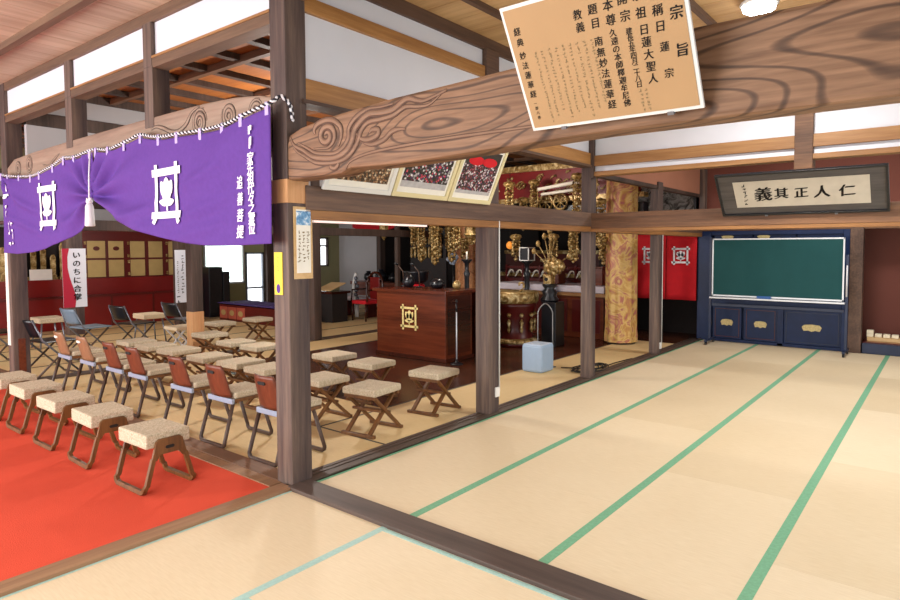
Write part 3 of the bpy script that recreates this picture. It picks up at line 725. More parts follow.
# rope
rp = [(x, cloth_y(x, z - .03), z - .004) for x, z in TP] + [(-.02, -.03, 2.50), (.0, -.012, 2.49), (.012, .02, 2.46), (.014, .035, 2.4), (.012, .04, 2.36)]
path = smoothpath(rp, 12)
t = thing('twisted_rope', 'black and white twisted rope threaded along the top of the purple curtain', 'rope', (-2.7, -.08, 2.4))
for ph, mt in ((0, 'rope_w'), (PI, 'rope_b')):
    s = MB(); acc = 0; pts = []
    fine = smoothpath(path, 2)
    for i, p in enumerate(fine):
        if i: acc += (p - fine[i - 1]).length
        a = acc * 2 * PI / .045 + ph
        pts.append(p + Vector((0, math.cos(a) * .006, math.sin(a) * .006)))
    s.tube(pts, .0085, 5); s.build('strand', M[mt], t, True)
t = thing('tassel', 'white cord and tassel hanging in the slit of the purple curtain', 'tassel', (-2.84, -.15, 1.9))
s = MB(); s.tube([(-2.735, -.10, 2.41), (-2.735, -.115, 2.2), (-2.735, -.12, 1.98)], .007, 6); s.build('cord', M['rope_w'], t, True)
s = MB(); s.ball((-2.735, -.12, 1.965), .028); s.tube([(-2.775, -.12, 1.99), (-2.735, -.125, 1.97), (-2.695, -.12, 1.99)], .012, 6); s.build('knot', M['rope_w'], t, True)
s = MB(); s.lathe([(.02, -.0), (.032, -.03), (.036, -.12), (.04, -.2), (.03, -.205)], (-2.735, -.12, 1.95), 14); s.build('fringe', M['rope_w'], t, True)

# ================================================================== HANGING BOARDS
th = math.atan2(.25, .44)
bd = thing('notice_board', 'tan notice board of brush lettering in white frame, leaning out from the carved beam', 'notice board', (2.26, -.03, 2.075), 0, None, th)
Wb, Hb = .755, .52
s = MB(); s.box(-Wb / 2, Wb / 2, -.014, .0, 0, Hb); s.build('frame', M['framewhite'], bd, bevel=.002)
s = MB(); s.box(-Wb / 2 + .014, Wb / 2 - .014, -.017, -.012, .014, Hb - .014); s.build('panel', M['board'], bd)
s = MB(); fb = lambda x, z: (x, -.0185, z)
def colm(txt, x, z0, z1, size, bold=.02):
    n = len(txt)
    for i, ch in enumerate(txt): put(s, ch, x, z0 + (z1 - z0) * i / max(1, n - 1), size, fb, bold, jit=.4)
colm('宗旨', .333, .353, .224, .05, .03)
colm('宗稱日', .268, .43, .319, .042); colm('蓮宗', .271, .246, .15, .037)
colm('宗祖', .206, .44, .379, .042); colm('日蓮大聖人', .207, .32, .141, .040)
colm('開宗', .146, .44, .381, .042); colm('建長五年四月二十八日', .149, .326, .127, .026)
colm('本尊', .088, .431, .379, .043); colm('久遠の本師釋迦牟尼佛', .086, .332, .064, .031)
colm('題目', .025, .431, .381, .040); colm('南無妙法蓮華経', .022, .314, .067, .037)
colm('教義', -.04, .425, .379, .039)
colm('経典', -.32, .419, .376, .034); colm('妙法蓮華経', -.324, .323, .161, .032); colm('一部八巻', -.326, .12, .058, .016)
s.build('lettering', M['ink'], bd)
s = MB()
for i in range(9): strokes(s, -.262 + i * .0322, .327, .035 + .02 * (i % 3), .0115, fb, 20 + i)
for x_ in (.15, .172): strokes(s, x_, .105, .03, .012, fb, 40 + int(x_ * 1000))
tag(s.build('small_lettering', M['ink_soft'], bd), 'faded small handwriting')
for x in (-.22, .25):
    s = MB(); s.box(x - .012, x + .012, -.02, .02, -.008, .004); s.build('peg', M['greytube'], bd)

# three framed photographs on the tie beam
th = math.atan2(.22, .47)
def photo(y0, y1, h, label, fr, nm):
    w = y1 - y0
    t = thing('framed_photo', label, 'framed photograph', (.03, (y0 + y1) / 2, 1.945), PI / 2, 'framed photographs on the tie beam', th)
    s = MB(); a, b = -w / 2, w / 2; f = .035
    s.box(a, b, -.018, 0, 0, f); s.box(a, b, -.018, 0, h - f, h); s.box(a, a + f, -.018, 0, f, h - f); s.box(b - f, b, -.018, 0, f, h - f)
    s.build('frame', M[fr], t, bevel=.003)
    s = MB(); s.box(a + f, b - f, -.008, -.002, f, h - f); s.build('mount', M['paper'], t)
    return t, a, b, f
t, a, b, f = photo(.235, .845, .5, 'white framed sepia group photograph, nearest the tall corner pillar', 'framewhite', 1)
s = MB(); s.box(a + .06, b - .06, -.011, -.007, .08, .45); s.build('picture', M['photo1'], t)
t, a, b, f = photo(.855, 1.475, .5, 'cream framed group photograph with purple robed people, middle of three', 'framecream', 2)
s = MB(); s.box(a + .06, b - .06, -.011, -.007, .13, .4); s.box(a + .06, b - .06, -.0105, -.007, .4, .45, 1); s.box(a + .06, b - .06, -.0105, -.007, .08, .13, 2)
s.box(b - .2, b - .08, -.0125, -.007, .36, .42, 3); s.build('picture', [M['photo2'], M['photodark'], M['photofloor'], M['redcloth']], t)
t, a, b, f = photo(1.485, 2.06, .52, 'cream framed group photograph with red umbrellas, nearest the middle pillar', 'framecream', 3)
s = MB(); s.box(a + .06, b - .06, -.011, -.007, .11, .34); s.box(a + .06, b - .06, -.0105, -.007, .34, .46, 1); s.box(a + .06, b - .06, -.0105, -.007, .08, .11, 2)
for cx in (-.09, .09): leaf(s, cx, .37, .1, .04, 0, lambda x, z: (x, -.0125, z), 3, 14, 0)
s.build('picture', [M['photo3'], M['photodark'], M['photofloor'], M['redcloth']], t)

# calligraphy frame
th = math.atan2(.3, .355)
t = thing('framed_calligraphy', 'long dark framed calligraphy of five big brushed characters above the tie beam', 'framed calligraphy', (2.235, 4.04, 1.885), 0, None, th)
Wc, Hc = 1.43, .49
s = MB(); a = Wc / 2
s.box(-a, a, -.03, .0, 0, .02); s.box(-a, a, -.03, 0, Hc - .02, Hc); s.box(-a, -a + .02, -.03, 0, .02, Hc - .02); s.box(a - .02, a, -.03, 0, .02, Hc - .02)
s.build('frame', M['black'], t, bevel=.003)
s = MB(); s.box(-a + .02, a - .02, -.012, -.004, .02, Hc - .02); s.build('mount', M['greyfab'], t)
s = MB(); s.box(-.56, .575, -.016, -.010, .095, .395); s.build('scroll', M['scroll'], t)
s = MB(); fc = lambda x, z: (x, -.018, z)
for ch, x, sz in (('仁', .40, .135), ('人', .2, .14), ('正', .03, .125), ('其', -.14, .13), ('義', -.3, .165)): put(s, ch, x, .245, sz, fc, .035, ang=.05, jit=2)
strokes(s, -.46, .36, .12, .035, fc, 9)
s.build('lettering', M['ink'], t)
for x in (-.3, .3):
    s = MB(); s.box(x - .012, x + .012, -.035, .01, -.006, .008); s.build('peg', M['greytube'], t)

# calendar and yellow slip
t = thing('calendar', 'narrow grey calendar with blue sky picture on the tall corner pillar', 'calendar', (.004, .12, 1.36))
s = MB(); s.box(.002, .01, .056, .162, 1.39, 1.80); s.build('sheet', M['paper'], t, True)
s = MB(); s.box(.0, .006, .038, .179, 1.352, 1.818); s.build('backing', M['tray'], t, True)
s = MB(); s.box(.009, .012, .055, .163, 1.70, 1.79); s.build('picture', M['sky_print'], t, True)
s = MB(); fcal = lambda y, z: (.0115, y, z)
for i, yy in enumerate((.075, .108, .14)): strokes(s, yy, 1.66, 1.47, .02, fcal, 60 + i)
s.build('lettering', M['ink_soft'], t, True)
t = thing('paper_slip', 'yellow paper slip with purple seal on front of the tall corner pillar', 'notice', (-.1, -.004, 1.25))
s = MB(); s.box(-.148, -.062, -.006, -.001, 1.25, 1.525); s.build('sheet', M['yellow'], t, True)
s = MB(); leaf(s, -.105, 1.29, .03, .02, PI / 2, lambda x, z: (x, -.0075, z), 0, 16, 0); s.build('seal', M['purple'], t, True)
s = MB(); strokes(s, -.105, 1.49, 1.4, .012, lambda x, z: (x, -.0075, z), 71); s.build('lettering', M['ink_soft'], t, True)
s = MB(); s.box(-5.49, -5.40, -.014, -.008, .42, 1.52)
tag(s.build('paper_strip', M['paper'], solid=0), 'tall white paper strip on the pillar at the left end of curtain', 'notice')

# ================================================================== SEATING
def sled_stool():
    t = thing('sled_stool', '', 'stool')
    s = MB(); s.box(-.185, .185, -.14, .14, .285, .375); s.build('seat_pad', [M['pad']], t, bevel=.01)
    for sx in (-1, 1):
        x = sx * .192
        s = MB(); x0, x1 = x - .009, x + .009
        out = [(-.115, .2), (-.085, .32), (-.065, .338), (.065, .338), (.085, .32), (.115, .2), (.08, .205), (.06, .238), (-.06, .238), (-.08, .205)]
        s.prism(out, x0, x1, 'x'); pn = s.build('side_panel', M['stoolwood'], t, bevel=.003)
        q = MB(); xx = x + sx * .0095; q.prism([(-.03, .28), (-.022, .29), (.022, .29), (.03, .28), (.022, .27), (-.022, .27)], xx - .001, xx + .001, 'x'); q.build('hand_slot', M['ink'], pn)
    for sy in (-1, 1):
        s = MB(); X = .19; r = .04
        pts = [(-X, sy * .1, .22), (-X, sy * .142, .06)] + [(-X + r * (1 - math.cos(a)), sy * .155, .013 + r * (1 - math.sin(a))) for a in (.2, .6, 1., 1.4)] + \
              [(X - r * (1 - math.cos(a)), sy * .155, .013 + r * (1 - math.sin(a))) for a in (1.4, 1., .6, .2)] + [(X, sy * .142, .06), (X, sy * .1, .22)]
        s.tube(pts, .019, 4, up=(0, sy * .98, .2), flat=(1, 1)); s.build('sled_leg', M['stoolwood'], t, bevel=.002)
    return t
proto = sled_stool()
sp = [(-.80, -.49, 'beige padded sled stool on the red carpet, nearest the tall corner pillar'), (-1.58, -.50, 'beige padded sled stool on the red carpet, second from the corner pillar'),
      (-2.25, -.51, 'middle stool of the beige padded row on the red carpet'), (-2.95, -.5, 'beige padded stool on red carpet, second from left in the row'), (-3.58, -.5, 'beige padded stool on red carpet, cut off by the left photo edge')]
for i, (x, y, lb) in enumerate(sp):
    o = proto if i == 0 else copy_tree(proto)
    o.location = (x, y, .006); o.rotation_euler.z = [0.03, -.02, .02, 0, .03][i]; tag(o, lb, 'stool', 'padded sled stools on the red carpet')

def x_stool():
    t = thing('folding_stool', '', 'stool')
    s = MB(); s.box(-.18, .18, -.172, .172, .335, .395); s.build('seat_pad', M['pad'], t, bevel=.014)
    for sy in (-1, 1):
        s = MB(); s.box(-.165, .165, sy * .15 - .014, sy * .15 + .014, .31, .337); s.build('seat_rail', M['xwood'], t, bevel=.002)
    for sx in (-1, 1):
        for sy in (-1, 1):
            x = sx * (.145 if sy > 0 else .12)
            s = MB(); s.bar((x, -sy * .145, .325), (x, sy * .18, .02), .022, .034, up=(1, 0, 0)); s.build('leg', M['xwood'], t, bevel=.002)
    for sy in (-1, 1):
        s = MB(); s.box(-.175, .175, sy * .18 - .017, sy * .18 + .017, 0, .026); s.build('foot_rail', M['xwood'], t, bevel=.003)
    s = MB(); s.bar((-.15, .05, .17), (.15, .05, .17), .02, .02); s.build('stretcher', M['xwood'], t)
    s = MB(); s.bar((-.15, -.07, .2), (.15, -.07, .2), .02, .02); s.build('stretcher', M['xwood'], t)
    return t
proto = x_stool()
G = 'wooden folding stools in the hall'
xs = [(-.53, 1.16, .13, 'wooden folding stool beside the sill, in front of the middle pillar, nearest us'), (-.55, 1.96, .1, 'wooden folding stool just left of the middle pillar'),
      (-1.17, 1.14, .0, 'folding stool half hidden by the right edge of the tall corner pillar'), (-1.38, 1.92, .05, 'folding stool on the wood floor in front of the lectern, second from left'),
      (-2.05, 1.98, .0, 'folding stool farthest left of those right of the tall corner pillar'), (-1.98, 1.13, 0., 'folding stool partly hidden by the left edge of the tall corner pillar'),
      (-2.5, 1.14, .05, 'folding stool in second row, right behind the rightmost visible chair seat'), (-3.08, 1.12, .0, 'folding stool in second row, third from the corner pillar'),
      (-3.8, 1.14, .04, 'folding stool in front of the pillar with pale new lower half'), (-4.32, 1.12, .0, 'folding stool in second row, second from its left end'),
      (-4.88, 1.14, .0, 'folding stool at the left end of the second row'), (-3.28, 1.86, .03, 'third row folding stool touching the left edge of the corner pillar'),
      (-3.82, 1.86, .0, 'third row folding stool, second left of the corner pillar'), (-4.78, 2.04, .0, 'folding stool just right of the pillar with pale new lower half'),
      (-5.87, 2.8, .0, 'folding stool behind the right side of the pale based pillar'), (-5.9, 3.47, .05, 'high looking far folding stool in front of the red panelled chest')]
for i, (x, y, r, lb) in enumerate(xs):
    o = proto if i == 0 else copy_tree(proto)
    o.location = (x, y, 0.0); o.rotation_euler.z = r; tag(o, lb, 'stool', G)

def sled_chair(back):
    t = thing('sled_chair', '', 'chair')
    s = MB(); s.box(-.165, .165, -.1, .2, .37, .42); s.build('seat_pad', M['pad'], t, bevel=.012)
    s = MB(); s.box(-.17, .17, -.12, .19, .345, .37); s.build('seat_board', M['xwood'], t, bevel=.003)
    def bk(u, v):
        x = (u - .5) * (.285 - .04 * v); z = .385 + .255 * v; y = -.115 - .065 * v + .03 * (1 - (2 * u - 1) ** 2) * -1
        cx = .04; 
        if v > .86: x *= 1 - .12 * (v - .86) / .14
        return (x, y, z)
    s = MB(); s.grid(bk, 12, 10); b = s.build('backrest', M[back], t, solid=.013)
    q = MB(); q.prism([(-.045, .585), (-.036, .597), (.036, .597), (.045, .585), (.036, .573), (-.036, .573)], -.207, -.17, 'y'); q.build('hand_slot', M['ink'] if back == 'redwood' else M['paper'], b)
    for sy in (-1, 1):
        s = MB(); X = .16; r = .035
        yt, yb = (-.115, -.2) if sy < 0 else (.12, .21)
        pts = [(-X + .0, yt, .35), (-X - .01, yb, .05)] + [(-X - .01 + r * (1 - math.cos(a)), yb, .013 + r * (1 - math.sin(a))) for a in (.2, .7, 1.2)] + \
              [(X + .01 - r * (1 - math.cos(a)), yb, .013 + r * (1 - math.sin(a))) for a in (1.2, .7, .2)] + [(X + .01, yb, .05), (X, yt, .35)]
        s.tube(pts, .016, 6, up=(0, 1, .3)); s.build('sled_leg', M['chairleg'], t)
    s = MB(); s.box(-.175, .175, -.135, -.112, .335, .375); tag(s.build('rear_bar', M['sheen_petal'], t, bevel=.004), 'rear bar with daylight reflection painted pale blue')  # pale blue colour stands for daylight reflected off the bent wood
    return t
red = sled_chair('redwood'); tan = sled_chair('tanwood')
cs = [(-.56, 'red', 'red backed low chair tucked against the left face of the corner pillar'), (-1.25, 'red', 'red backed low chair, second from the corner pillar'), (-1.87, 'red', 'red backed low chair, third from the corner pillar'),
      (-2.7, 'red', 'red backed low chair fourth from the corner pillar, slot showing white'), (-3.2, 'red', 'red backed low chair next to the two tan backed ones'), (-3.85, 'tan', 'tan backed low chair next to the red backed ones'), (-4.47, 'tan', 'tan backed low chair farthest left, near the left pillar')]
n = {'red': 0, 'tan': 0}
for x, k, lb in cs:
    src = red if k == 'red' else tan
    o = src if n[k] == 0 else copy_tree(src); n[k] += 1
    o.location = (x, .345, .0); o.rotation_euler.z = .02 * math.sin(x * 9); tag(o, lb, 'chair', 'low chairs with wooden backs behind the sill')

def steel_chair(bm_, sm):
    t = thing('folding_chair', '', 'chair')
    s = MB(); s.box(-.2, .2, -.17, .2, .42, .445); s.build('seat', M[sm], t, bevel=.012)
    def bk(u, v): return ((u - .5) * .33, -.21 - .07 * v - .04 * (1 - (2 * u - 1) ** 2), .5 + .21 * v)
    s = MB(); s.grid(bk, 10, 6); s.build('backrest', M[bm_], t, solid=.016)
    for sx in (-1, 1):
        x = sx * .205
        s = MB(); s.tube([(x * .86, -.285, .715), (x, -.2, .46), (x, .22, .02)], .012, 7); s.build('front_leg', M['greytube'], t)
        s = MB(); s.tube([(x * .9, .16, .42), (x * .9, -.26, .02)], .012, 7); s.build('rear_leg', M['chairleg'], t)
    s = MB(); s.tube([(-.205, .22, .013), (.205, .22, .013)], .012, 7); s.tube([(-.185, -.26, .013), (.185, -.26, .013)], .012, 7); s.build('floor_rail', M['chairleg'], t)
    return t
bl = steel_chair('black', 'black'); bu = steel_chair('bluepl', 'bluepl')
kc = [('b', -5.42, .40, .15, 'black folding chair just right of the left end pillar'), ('u', -6.5, 1.2, .15, 'blue grey backed folding chair below the red and white banner'), ('b', -6.45, 1.8, .18, 'black folding chair in front of the red cabinets, between banner and beige stool'),
      ('b', -6.35, 2.5, .15, 'black folding chair left of the pillar with pale new lower half'), ('b', -6.9, .25, .3, 'black folding chair at the far left edge, left of the left end pillar')]
n = {'b': 0, 'u': 0}
for k, x, y, r, lb in kc:
    src = bl if k == 'b' else bu
    o = src if n[k] == 0 else copy_tree(src); n[k] += 1
    o.location = (x, y, 0); o.rotation_euler.z = r; tag(o, lb, 'chair', 'folding chairs in the far aisle')
def leg_stool(label, loc, legm, padm):
    t = thing('padded_stool', label, 'stool', loc)
    s = MB(); s.box(-.2, .2, -.18, .18, .40, .48); s.build('seat_pad', M[padm], t, bevel=.015)
    for sx in (-1, 1):
        for sy in (-1, 1):
            s = MB(); s.tube([(sx * .15, sy * .13, .41), (sx * .19, sy * .17, 0)], .012, 7); s.build('leg', M[legm], t)
    return t
leg_stool('beige stool on grey legs before the red cabinets, left of the pale based pillar', (-7.25, 2.35, 0), 'greytube', 'pad_side')
leg_stool('beige stool on grey legs between the left end pillar and the banner pillar', (-7.95, 1.15, 0), 'greytube', 'pad')
t = thing('cross_leg_stool', 'small stool with white crossed legs touching the pale based pillar', 'stool', (-5.72, 2.12, 0))
s = MB(); s.box(-.19, .19, -.17, .17, .36, .41); s.build('seat_pad', M['pad_side'], t, bevel=.012)
for sx in (-1, 1):
    for sy in (-1, 1):
        s = MB(); s.bar((sx * .15, -sy * .15, .36), (sx * .15, sy * .16, .0), .02, .026, up=(1, 0, 0)); s.build('leg', M['alu'], t)

# ================================================================== LECTERN AREA
t = thing('lectern', 'big reddish wooden lectern box with gold crest on its front', 'lectern', (-2.72, 4.1, 0))
s = MB(); s.box(-3.39, -2.05, 3.83, 4.4, 0, .93); s.build('body', M['lectern'], t, True, bevel=.006)
s = MB(); s.box(-3.45, -2.01, 3.79, 4.44, .93, .97); s.build('top', M['lectern'], t, True, bevel=.005)
s = MB(); s.box(-3.41, -2.03, 3.815, 4.415, 0, .05); s.build('plinth', M['lectern_dk'], t, True, bevel=.004)
s = MB(); s.box(-2.051, -2.046, 3.87, 4.36, .1, .9); s.build('side_panel', M['lectern_dk'], t, True)
s = MB(); crest(s, -2.72, .58, .34, .36, lambda x, z: (x, 3.822, z), False, .09)
tag(s.build('crest', M['goldbright'], t, True, solid=.006), 'gold crest of crossed bars and fruit')
t = thing('desk_wing', 'dark lower cupboard on the right behind the lectern', 'cupboard', (-2.44, 4.75, 0))
s = MB(); s.box(-2.8, -2.07, 4.52, 4.95, 0, .9); s.build('body', M['lectern_dk'], t, True, bevel=.005)
s = MB(); s.box(-2.84, -2.05, 4.49, 4.98, .9, .935); s.build('top', M['lectern_dk'], t, True, bevel=.004)
for y in (4.54, 4.75):
    s = MB(); s.box(-2.072, -2.06, y, y + .18, .08, .84); s.build('door', M['redbrown'], t, True, bevel=.003)
t = thing('microphone_stand', 'thin silver microphone stand at the right corner of the lectern', 'microphone stand', (-1.88, 3.86, 0))
s = MB(); s.lathe([(.085, 0), (.085, .012), (.05, .02), (.022, .035), (.018, .07)], (-1.88, 3.86, 0), 18); s.build('base', M['black'], t, True)
s = MB(); s.tube([(-1.88, 3.86, .05), (-1.88, 3.86, .72)], .009, 8); s.build('pole', M['alu'], t, True)
s = MB(); s.tube([(-1.88, 3.86, .7), (-1.88, 3.86, .82)], .013, 8); s.ball((-1.88, 3.86, .845), .018); s.build('clip', M['black'], t, True)
# things behind/on lectern
t = thing('temple_bell', 'dark bowl bell on a red cushion behind the lectern', 'bell', (-3.8, 5.05, .55))
s = MB(); s.lathe([(.15, 0), (.18, .03), (.18, .07), (.15, .1)], (-3.82, 5.05, .86), 24); s.build('cushion', M['redcloth'], t, True)
s = MB(); s.lathe([(.05, 0), (.14, .02), (.19, .08), (.2, .19), (.21, .21), (.2, .21), (.18, .09), (.08, .04)], (-3.76, 5.05, .96), 24); s.build('bowl', M['black'], t, True)
s = MB(); s.box(-4.1, -3.3, 4.75, 5.35, 0, .86); s.build('stand', M['lectern_dk'], t, True, bevel=.006)
for i, (x, y) in enumerate(((-3.3, 4.3), (-2.95, 4.28))):
    t = thing('microphone', ['thin desk microphone standing on the left part of the lectern top', 'thin desk microphone standing on the middle of the lectern top'][i], 'microphone', (x, y, .97))
    s = MB(); s.lathe([(.05, 0), (.05, .015), (.01, .02)], (x, y, .97), 14); s.build('base', M['black'], t, True)
    s = MB(); s.tube([(x, y, .98), (x, y - .02, 1.2), (x - .03, y - .1, 1.3)], .008, 6); s.build('neck', M['chairleg'], t, True)
    s = MB(); s.tube([(x - .03, y - .1, 1.3), (x - .045, y - .14, 1.33)], .02, 8); s.build('head', M['black'], t, True)
for i, (x, r, h, m_) in enumerate(((-3.1, .09, .16, 'black'), (-2.6, .11, .12, 'black'), (-2.3, .06, .1, 'gold'))):
    s = MB(); s.lathe([(r * .6, 0), (r, h * .3), (r, h * .7), (r * .7, h), (r * .5, h * 1.15)], (x, 4.2 + .08 * i, .97), 16)
    tag(s.build('altar_vessel', M[m_]), ['black round vessel on the lectern, left of centre', 'low wide black vessel on the right part of the lectern', 'small gold cup at the right end of the lectern top'][i], 'vessel')
def baluster(name, label, cat, x, y, h, r, cup=True, candle=0.):
    t = thing(name, label, cat, (x, y, 0))
    s = MB(); prof = [(r * 1.9, 0), (r * 1.9, .03), (r * 1.2, .06), (r * .9, .18 * h), (r * 1.5, .3 * h), (r * 1.6, .36 * h), (r * .8, .44 * h), (r * 1.2, .5 * h), (r * .7, .56 * h), (r * .6, .8 * h), (r * .9, .84 * h), (r * .5, .88 * h), (r * .6, .96 * h), (r * 1.5, h), (r * 1.5, h + .012)]
    s.lathe(prof, (x, y, 0), 18); s.build('column', M['black'], t, True)
    if candle:
        s = MB(); s.lathe([(.014, 0), (.014, candle)], (x, y, h + .01), 10); s.build('candle', M['candle'], t, True)
    return t
baluster('candle_stand', 'black turned candle stand with white candle, left of the middle pillar', 'candle stand', -2.84, 5.25, 1.36, .06, True, .13)
baluster('candle_stand', 'dark turned stand right of the middle pillar, behind the red lacquer stand', 'candle stand', -2.45, 6.4, 1.32, .07)
t = thing('square_lantern', 'white framed square lantern on the dark turned stand', 'lantern', (-2.45, 6.4, 1.335))
s = MB()
for a in (-.09, .09):
    for b in (-.09, .09): s.box(-2.45 + a - .008, -2.45 + a + .008, 6.4 + b - .008, 6.4 + b + .008, 1.335, 1.56)
for z in (1.335, 1.55):
    s.box(-2.55, -2.35, 6.3, 6.31, z, z + .014); s.box(-2.55, -2.35, 6.49, 6.5, z, z + .014); s.box(-2.55, -2.54, 6.3, 6.5, z, z + .014); s.box(-2.36, -2.35, 6.3, 6.5, z, z + .014)
s.build('frame', M['framewhite'], t, True)
s = MB(); s.box(-2.535, -2.365, 6.315, 6.485, 1.35, 1.55); s.build('body', M['black'], t, True)

# red lacquer + gold round stand
t = thing('lacquer_stand', 'round red lacquer altar stand with gold bands, right of the middle pillar', 'altar stand', (-2.25, 5.75, 0))
s = MB(); s.lathe([(.36, 0), (.38, .05), (.3, .1), (.26, .3), (.3, .5), (.34, .62), (.36, .68)], (-2.25, 5.75, 0), 24); s.build('body', M['redlac_dk'], t, True)
s = MB(); s.lathe([(.365, .68), (.39, .72), (.39, .83), (.37, .86), (.2, .865)], (-2.25, 5.75, 0), 24); s.build('gold_band', M['gold'], t, True)
s = MB(); s.lathe([(.385, .05), (.4, .08), (.36, .12)], (-2.25, 5.75, 0), 24); s.build('gold_foot', M['gold'], t, True)
for k in range(10):
    a = 2 * PI * k / 10; s = MB(); x, y = -2.25 + .32 * math.cos(a), 5.75 + .32 * math.sin(a)
    s.lathe([(.012, 0), (.03, .05), (.018, .1), (.035, .16), (.01, .22)], (x, y, .22), 8); s.ball((x, y, .5), .035); s.build('gold_ornament', M['gold'], t, True)
s = MB(); s.tube(smoothpath([(-2.05, 5.6, .86), (-1.98, 5.6, .93), (-1.99, 5.6, 1.0), (-2.06, 5.6, 1.0), (-2.06, 5.6, .96)], 4), .018, 8); s.build('gold_hook', M['gold'], t, True)

# black pedestal and lotus
t = thing('black_pedestal', 'tall black pedestal with turned neck behind the pale blue box', 'pedestal', (-1.75, 6., 0))
s = MB(); s.box(-1.81, -1.55, 5.85, 6.13, 0, .7); s.build('base', M['black'], t, True, bevel=.01)
s = MB(); s.lathe([(.14, .7), (.15, .74), (.1, .8), (.13, .86), (.08, .9), (.12, .96), (.12, .98)], (-1.75, 6., 0), 18); s.build('neck', M['black'], t, True)
t = thing('lotus_vase', 'gilt lotus and stems in a pale gold square vase on the black pedestal', 'ornament', (-1.75, 6., .98))
s = MB(); s.box(-1.83, -1.69, 5.93, 6.07, .98, 1.13); s.build('vase', M['gold'], t, True, bevel=.01)
s = MB(); leaf(s, -1.77, 1.055, .035, .03, 0, lambda x, z: (x, 5.925, z), 0, 12, 0); s.build('vase_hole', M['ink'], t, True)
s = MB(); s.lathe([(.02, -.1), (.12, -.07), (.15, 0), (.12, .07), (.05, .1)], (-1.63, 6.0, 1.26), 16)
for k in range(8):
    a = 2 * PI * k / 8; s.ball((-1.63 + .12 * math.cos(a), 6. - .06, 1.26 + .1 * math.sin(a)), .05, 8)
s.build('flower', M['gold'], t, True)
for i, (dx, dz) in enumerate(((-.22, .5), (-.1, .62), (.0, .7), (.1, .6), (-.3, .38), (.35, .3))):
    s = MB(); s.tube(smoothpath([(-1.75, 6, 1.12), (-1.75 + dx * .3, 6, 1.12 + dz * .5), (-1.75 + dx, 6, 1.12 + dz)], 5), .009, 6); s.ball((-1.75 + dx, 6, 1.12 + dz), .04, 8, 0, 1.3); s.build('stem', M['gold'], t, True)
t = thing('gold_cup', 'gold six sided cup on dark stem left of the gilt lotus', 'ornament', (-2.22, 6.75, 0))
s = MB(); s.lathe([(.14, 0), (.14, .03), (.05, .1), (.04, .9), (.05, 1.12)], (-2.22, 6.75, 0), 12); s.build('stem', M['black'], t, True)
s = MB(); s.lathe([(.06, 1.12), (.1, 1.14), (.09, 1.3), (.16, 1.32), (.16, 1.36), (.05, 1.37)], (-2.22, 6.75, 0), 6); s.build('cup', M['gold'], t, True)

# pale blue box with wire hoop
t = thing('blue_box', 'pale blue enamel box standing on the tatami strip before the altar', 'box', (-.78, 4.15, 0))
s = MB(); s.box(-.93, -.63, 4.0, 4.3, .0, .345); s.build('body', M['boxblue'], t, True, bevel=.03)
s = MB(); s.box(-.915, -.645, 4.015, 4.285, .335, .352); s.build('lid', M['boxtop'], t, True, bevel=.008)
t = thing('wire_hoop_stand', 'tall thin pointed wire hoop standing behind the pale blue box', 'stand', (-.85, 4.42, 0))
s = MB(); s.tube(smoothpath([(-.93, 4.38, .0), (-.93, 4.38, .6), (-.92, 4.385, .74), (-.84, 4.42, .83), (-.76, 4.45, .74), (-.75, 4.455, .6), (-.75, 4.455, 0)], 5), .008, 6); s.build('hoop', M['wire'], t, True)
s = MB(); s.box(-.97, -.71, 4.36, 4.48, 0, .012); s.build('foot', M['wire'], t, True)
s = MB(); rr = random.Random(4)
pts = []
for i in range(60):
    a = i * .62; pts.append((-.35 + (.13 + .05 * math.sin(i * .9)) * math.cos(a) + .002 * i, 4.62 + .3 * math.sin(a) * (1 + .2 * math.sin(i * .37)), .012 + .006 * (i % 3)))
pts = [(-.62, 4.45, .012)] + pts + [(-.2, 5.1, .012), (-.15, 5.6, .012)]
s.tube(smoothpath(pts, 4), .007, 6); tag(s.build('cable', M['cable']), 'tangle of black cable on the tatami right of the pale blue box', 'cable')

# altar tables / railing / steps
t = thing('altar_table', 'long red brown altar table with white cloth top, right of the middle pillar', 'table', (-1.9, 7.4, 0))
s = MB(); s.box(-3.6, -1.3, 7.0, 7.7, 0, .78); s.build('body', M['redbrown'], t, True, bevel=.006)
for x0, x1 in ((-3.5, -2.75), (-2.65, -2.0), (-1.9, -1.36)):
    s = MB(); s.box(x0, x1, 6.985, 7.0, .1, .66); s.build('panel', M['redlac_dk'], t, True, bevel=.004)
s = MB(); s.box(-3.62, -1.28, 6.98, 7.72, .78, .9); s.build('cloth_top', M['whitecloth'], t, True, bevel=.02)
s = MB(); s.box(-3.66, -1.24, 6.96, 6.985, .72, .78); s.build('edge_moulding', M['batten_x'], t, True)
t = thing('altar_railing', 'low red railing with cream scroll pattern behind the altar table', 'railing', (-2.2, 7.85, 0))
s = MB(); s.box(-3.9, -1.1, 7.82, 7.88, 1.15, 1.19); s.box(-3.9, -1.1, 7.82, 7.88, .92, .95); s.box(-3.9, -1.1, 7.84, 7.86, 0, .95)
for i in range(8): x = -3.9 + i * .4; s.box(x - .02, x + .02, 7.81, 7.89, 0, 1.22)
s.build('frame', M['redlac_dk'], t, True)
s = MB()
for i in range(14):
    x = -3.8 + i * .2; s.tube([(x + .08 * math.cos(a * .5), 7.815, 1.05 + .07 * math.sin(a * .8)) for a in range(12)], .009, 5)
s.build('scrollwork', M['candle'], t, True)
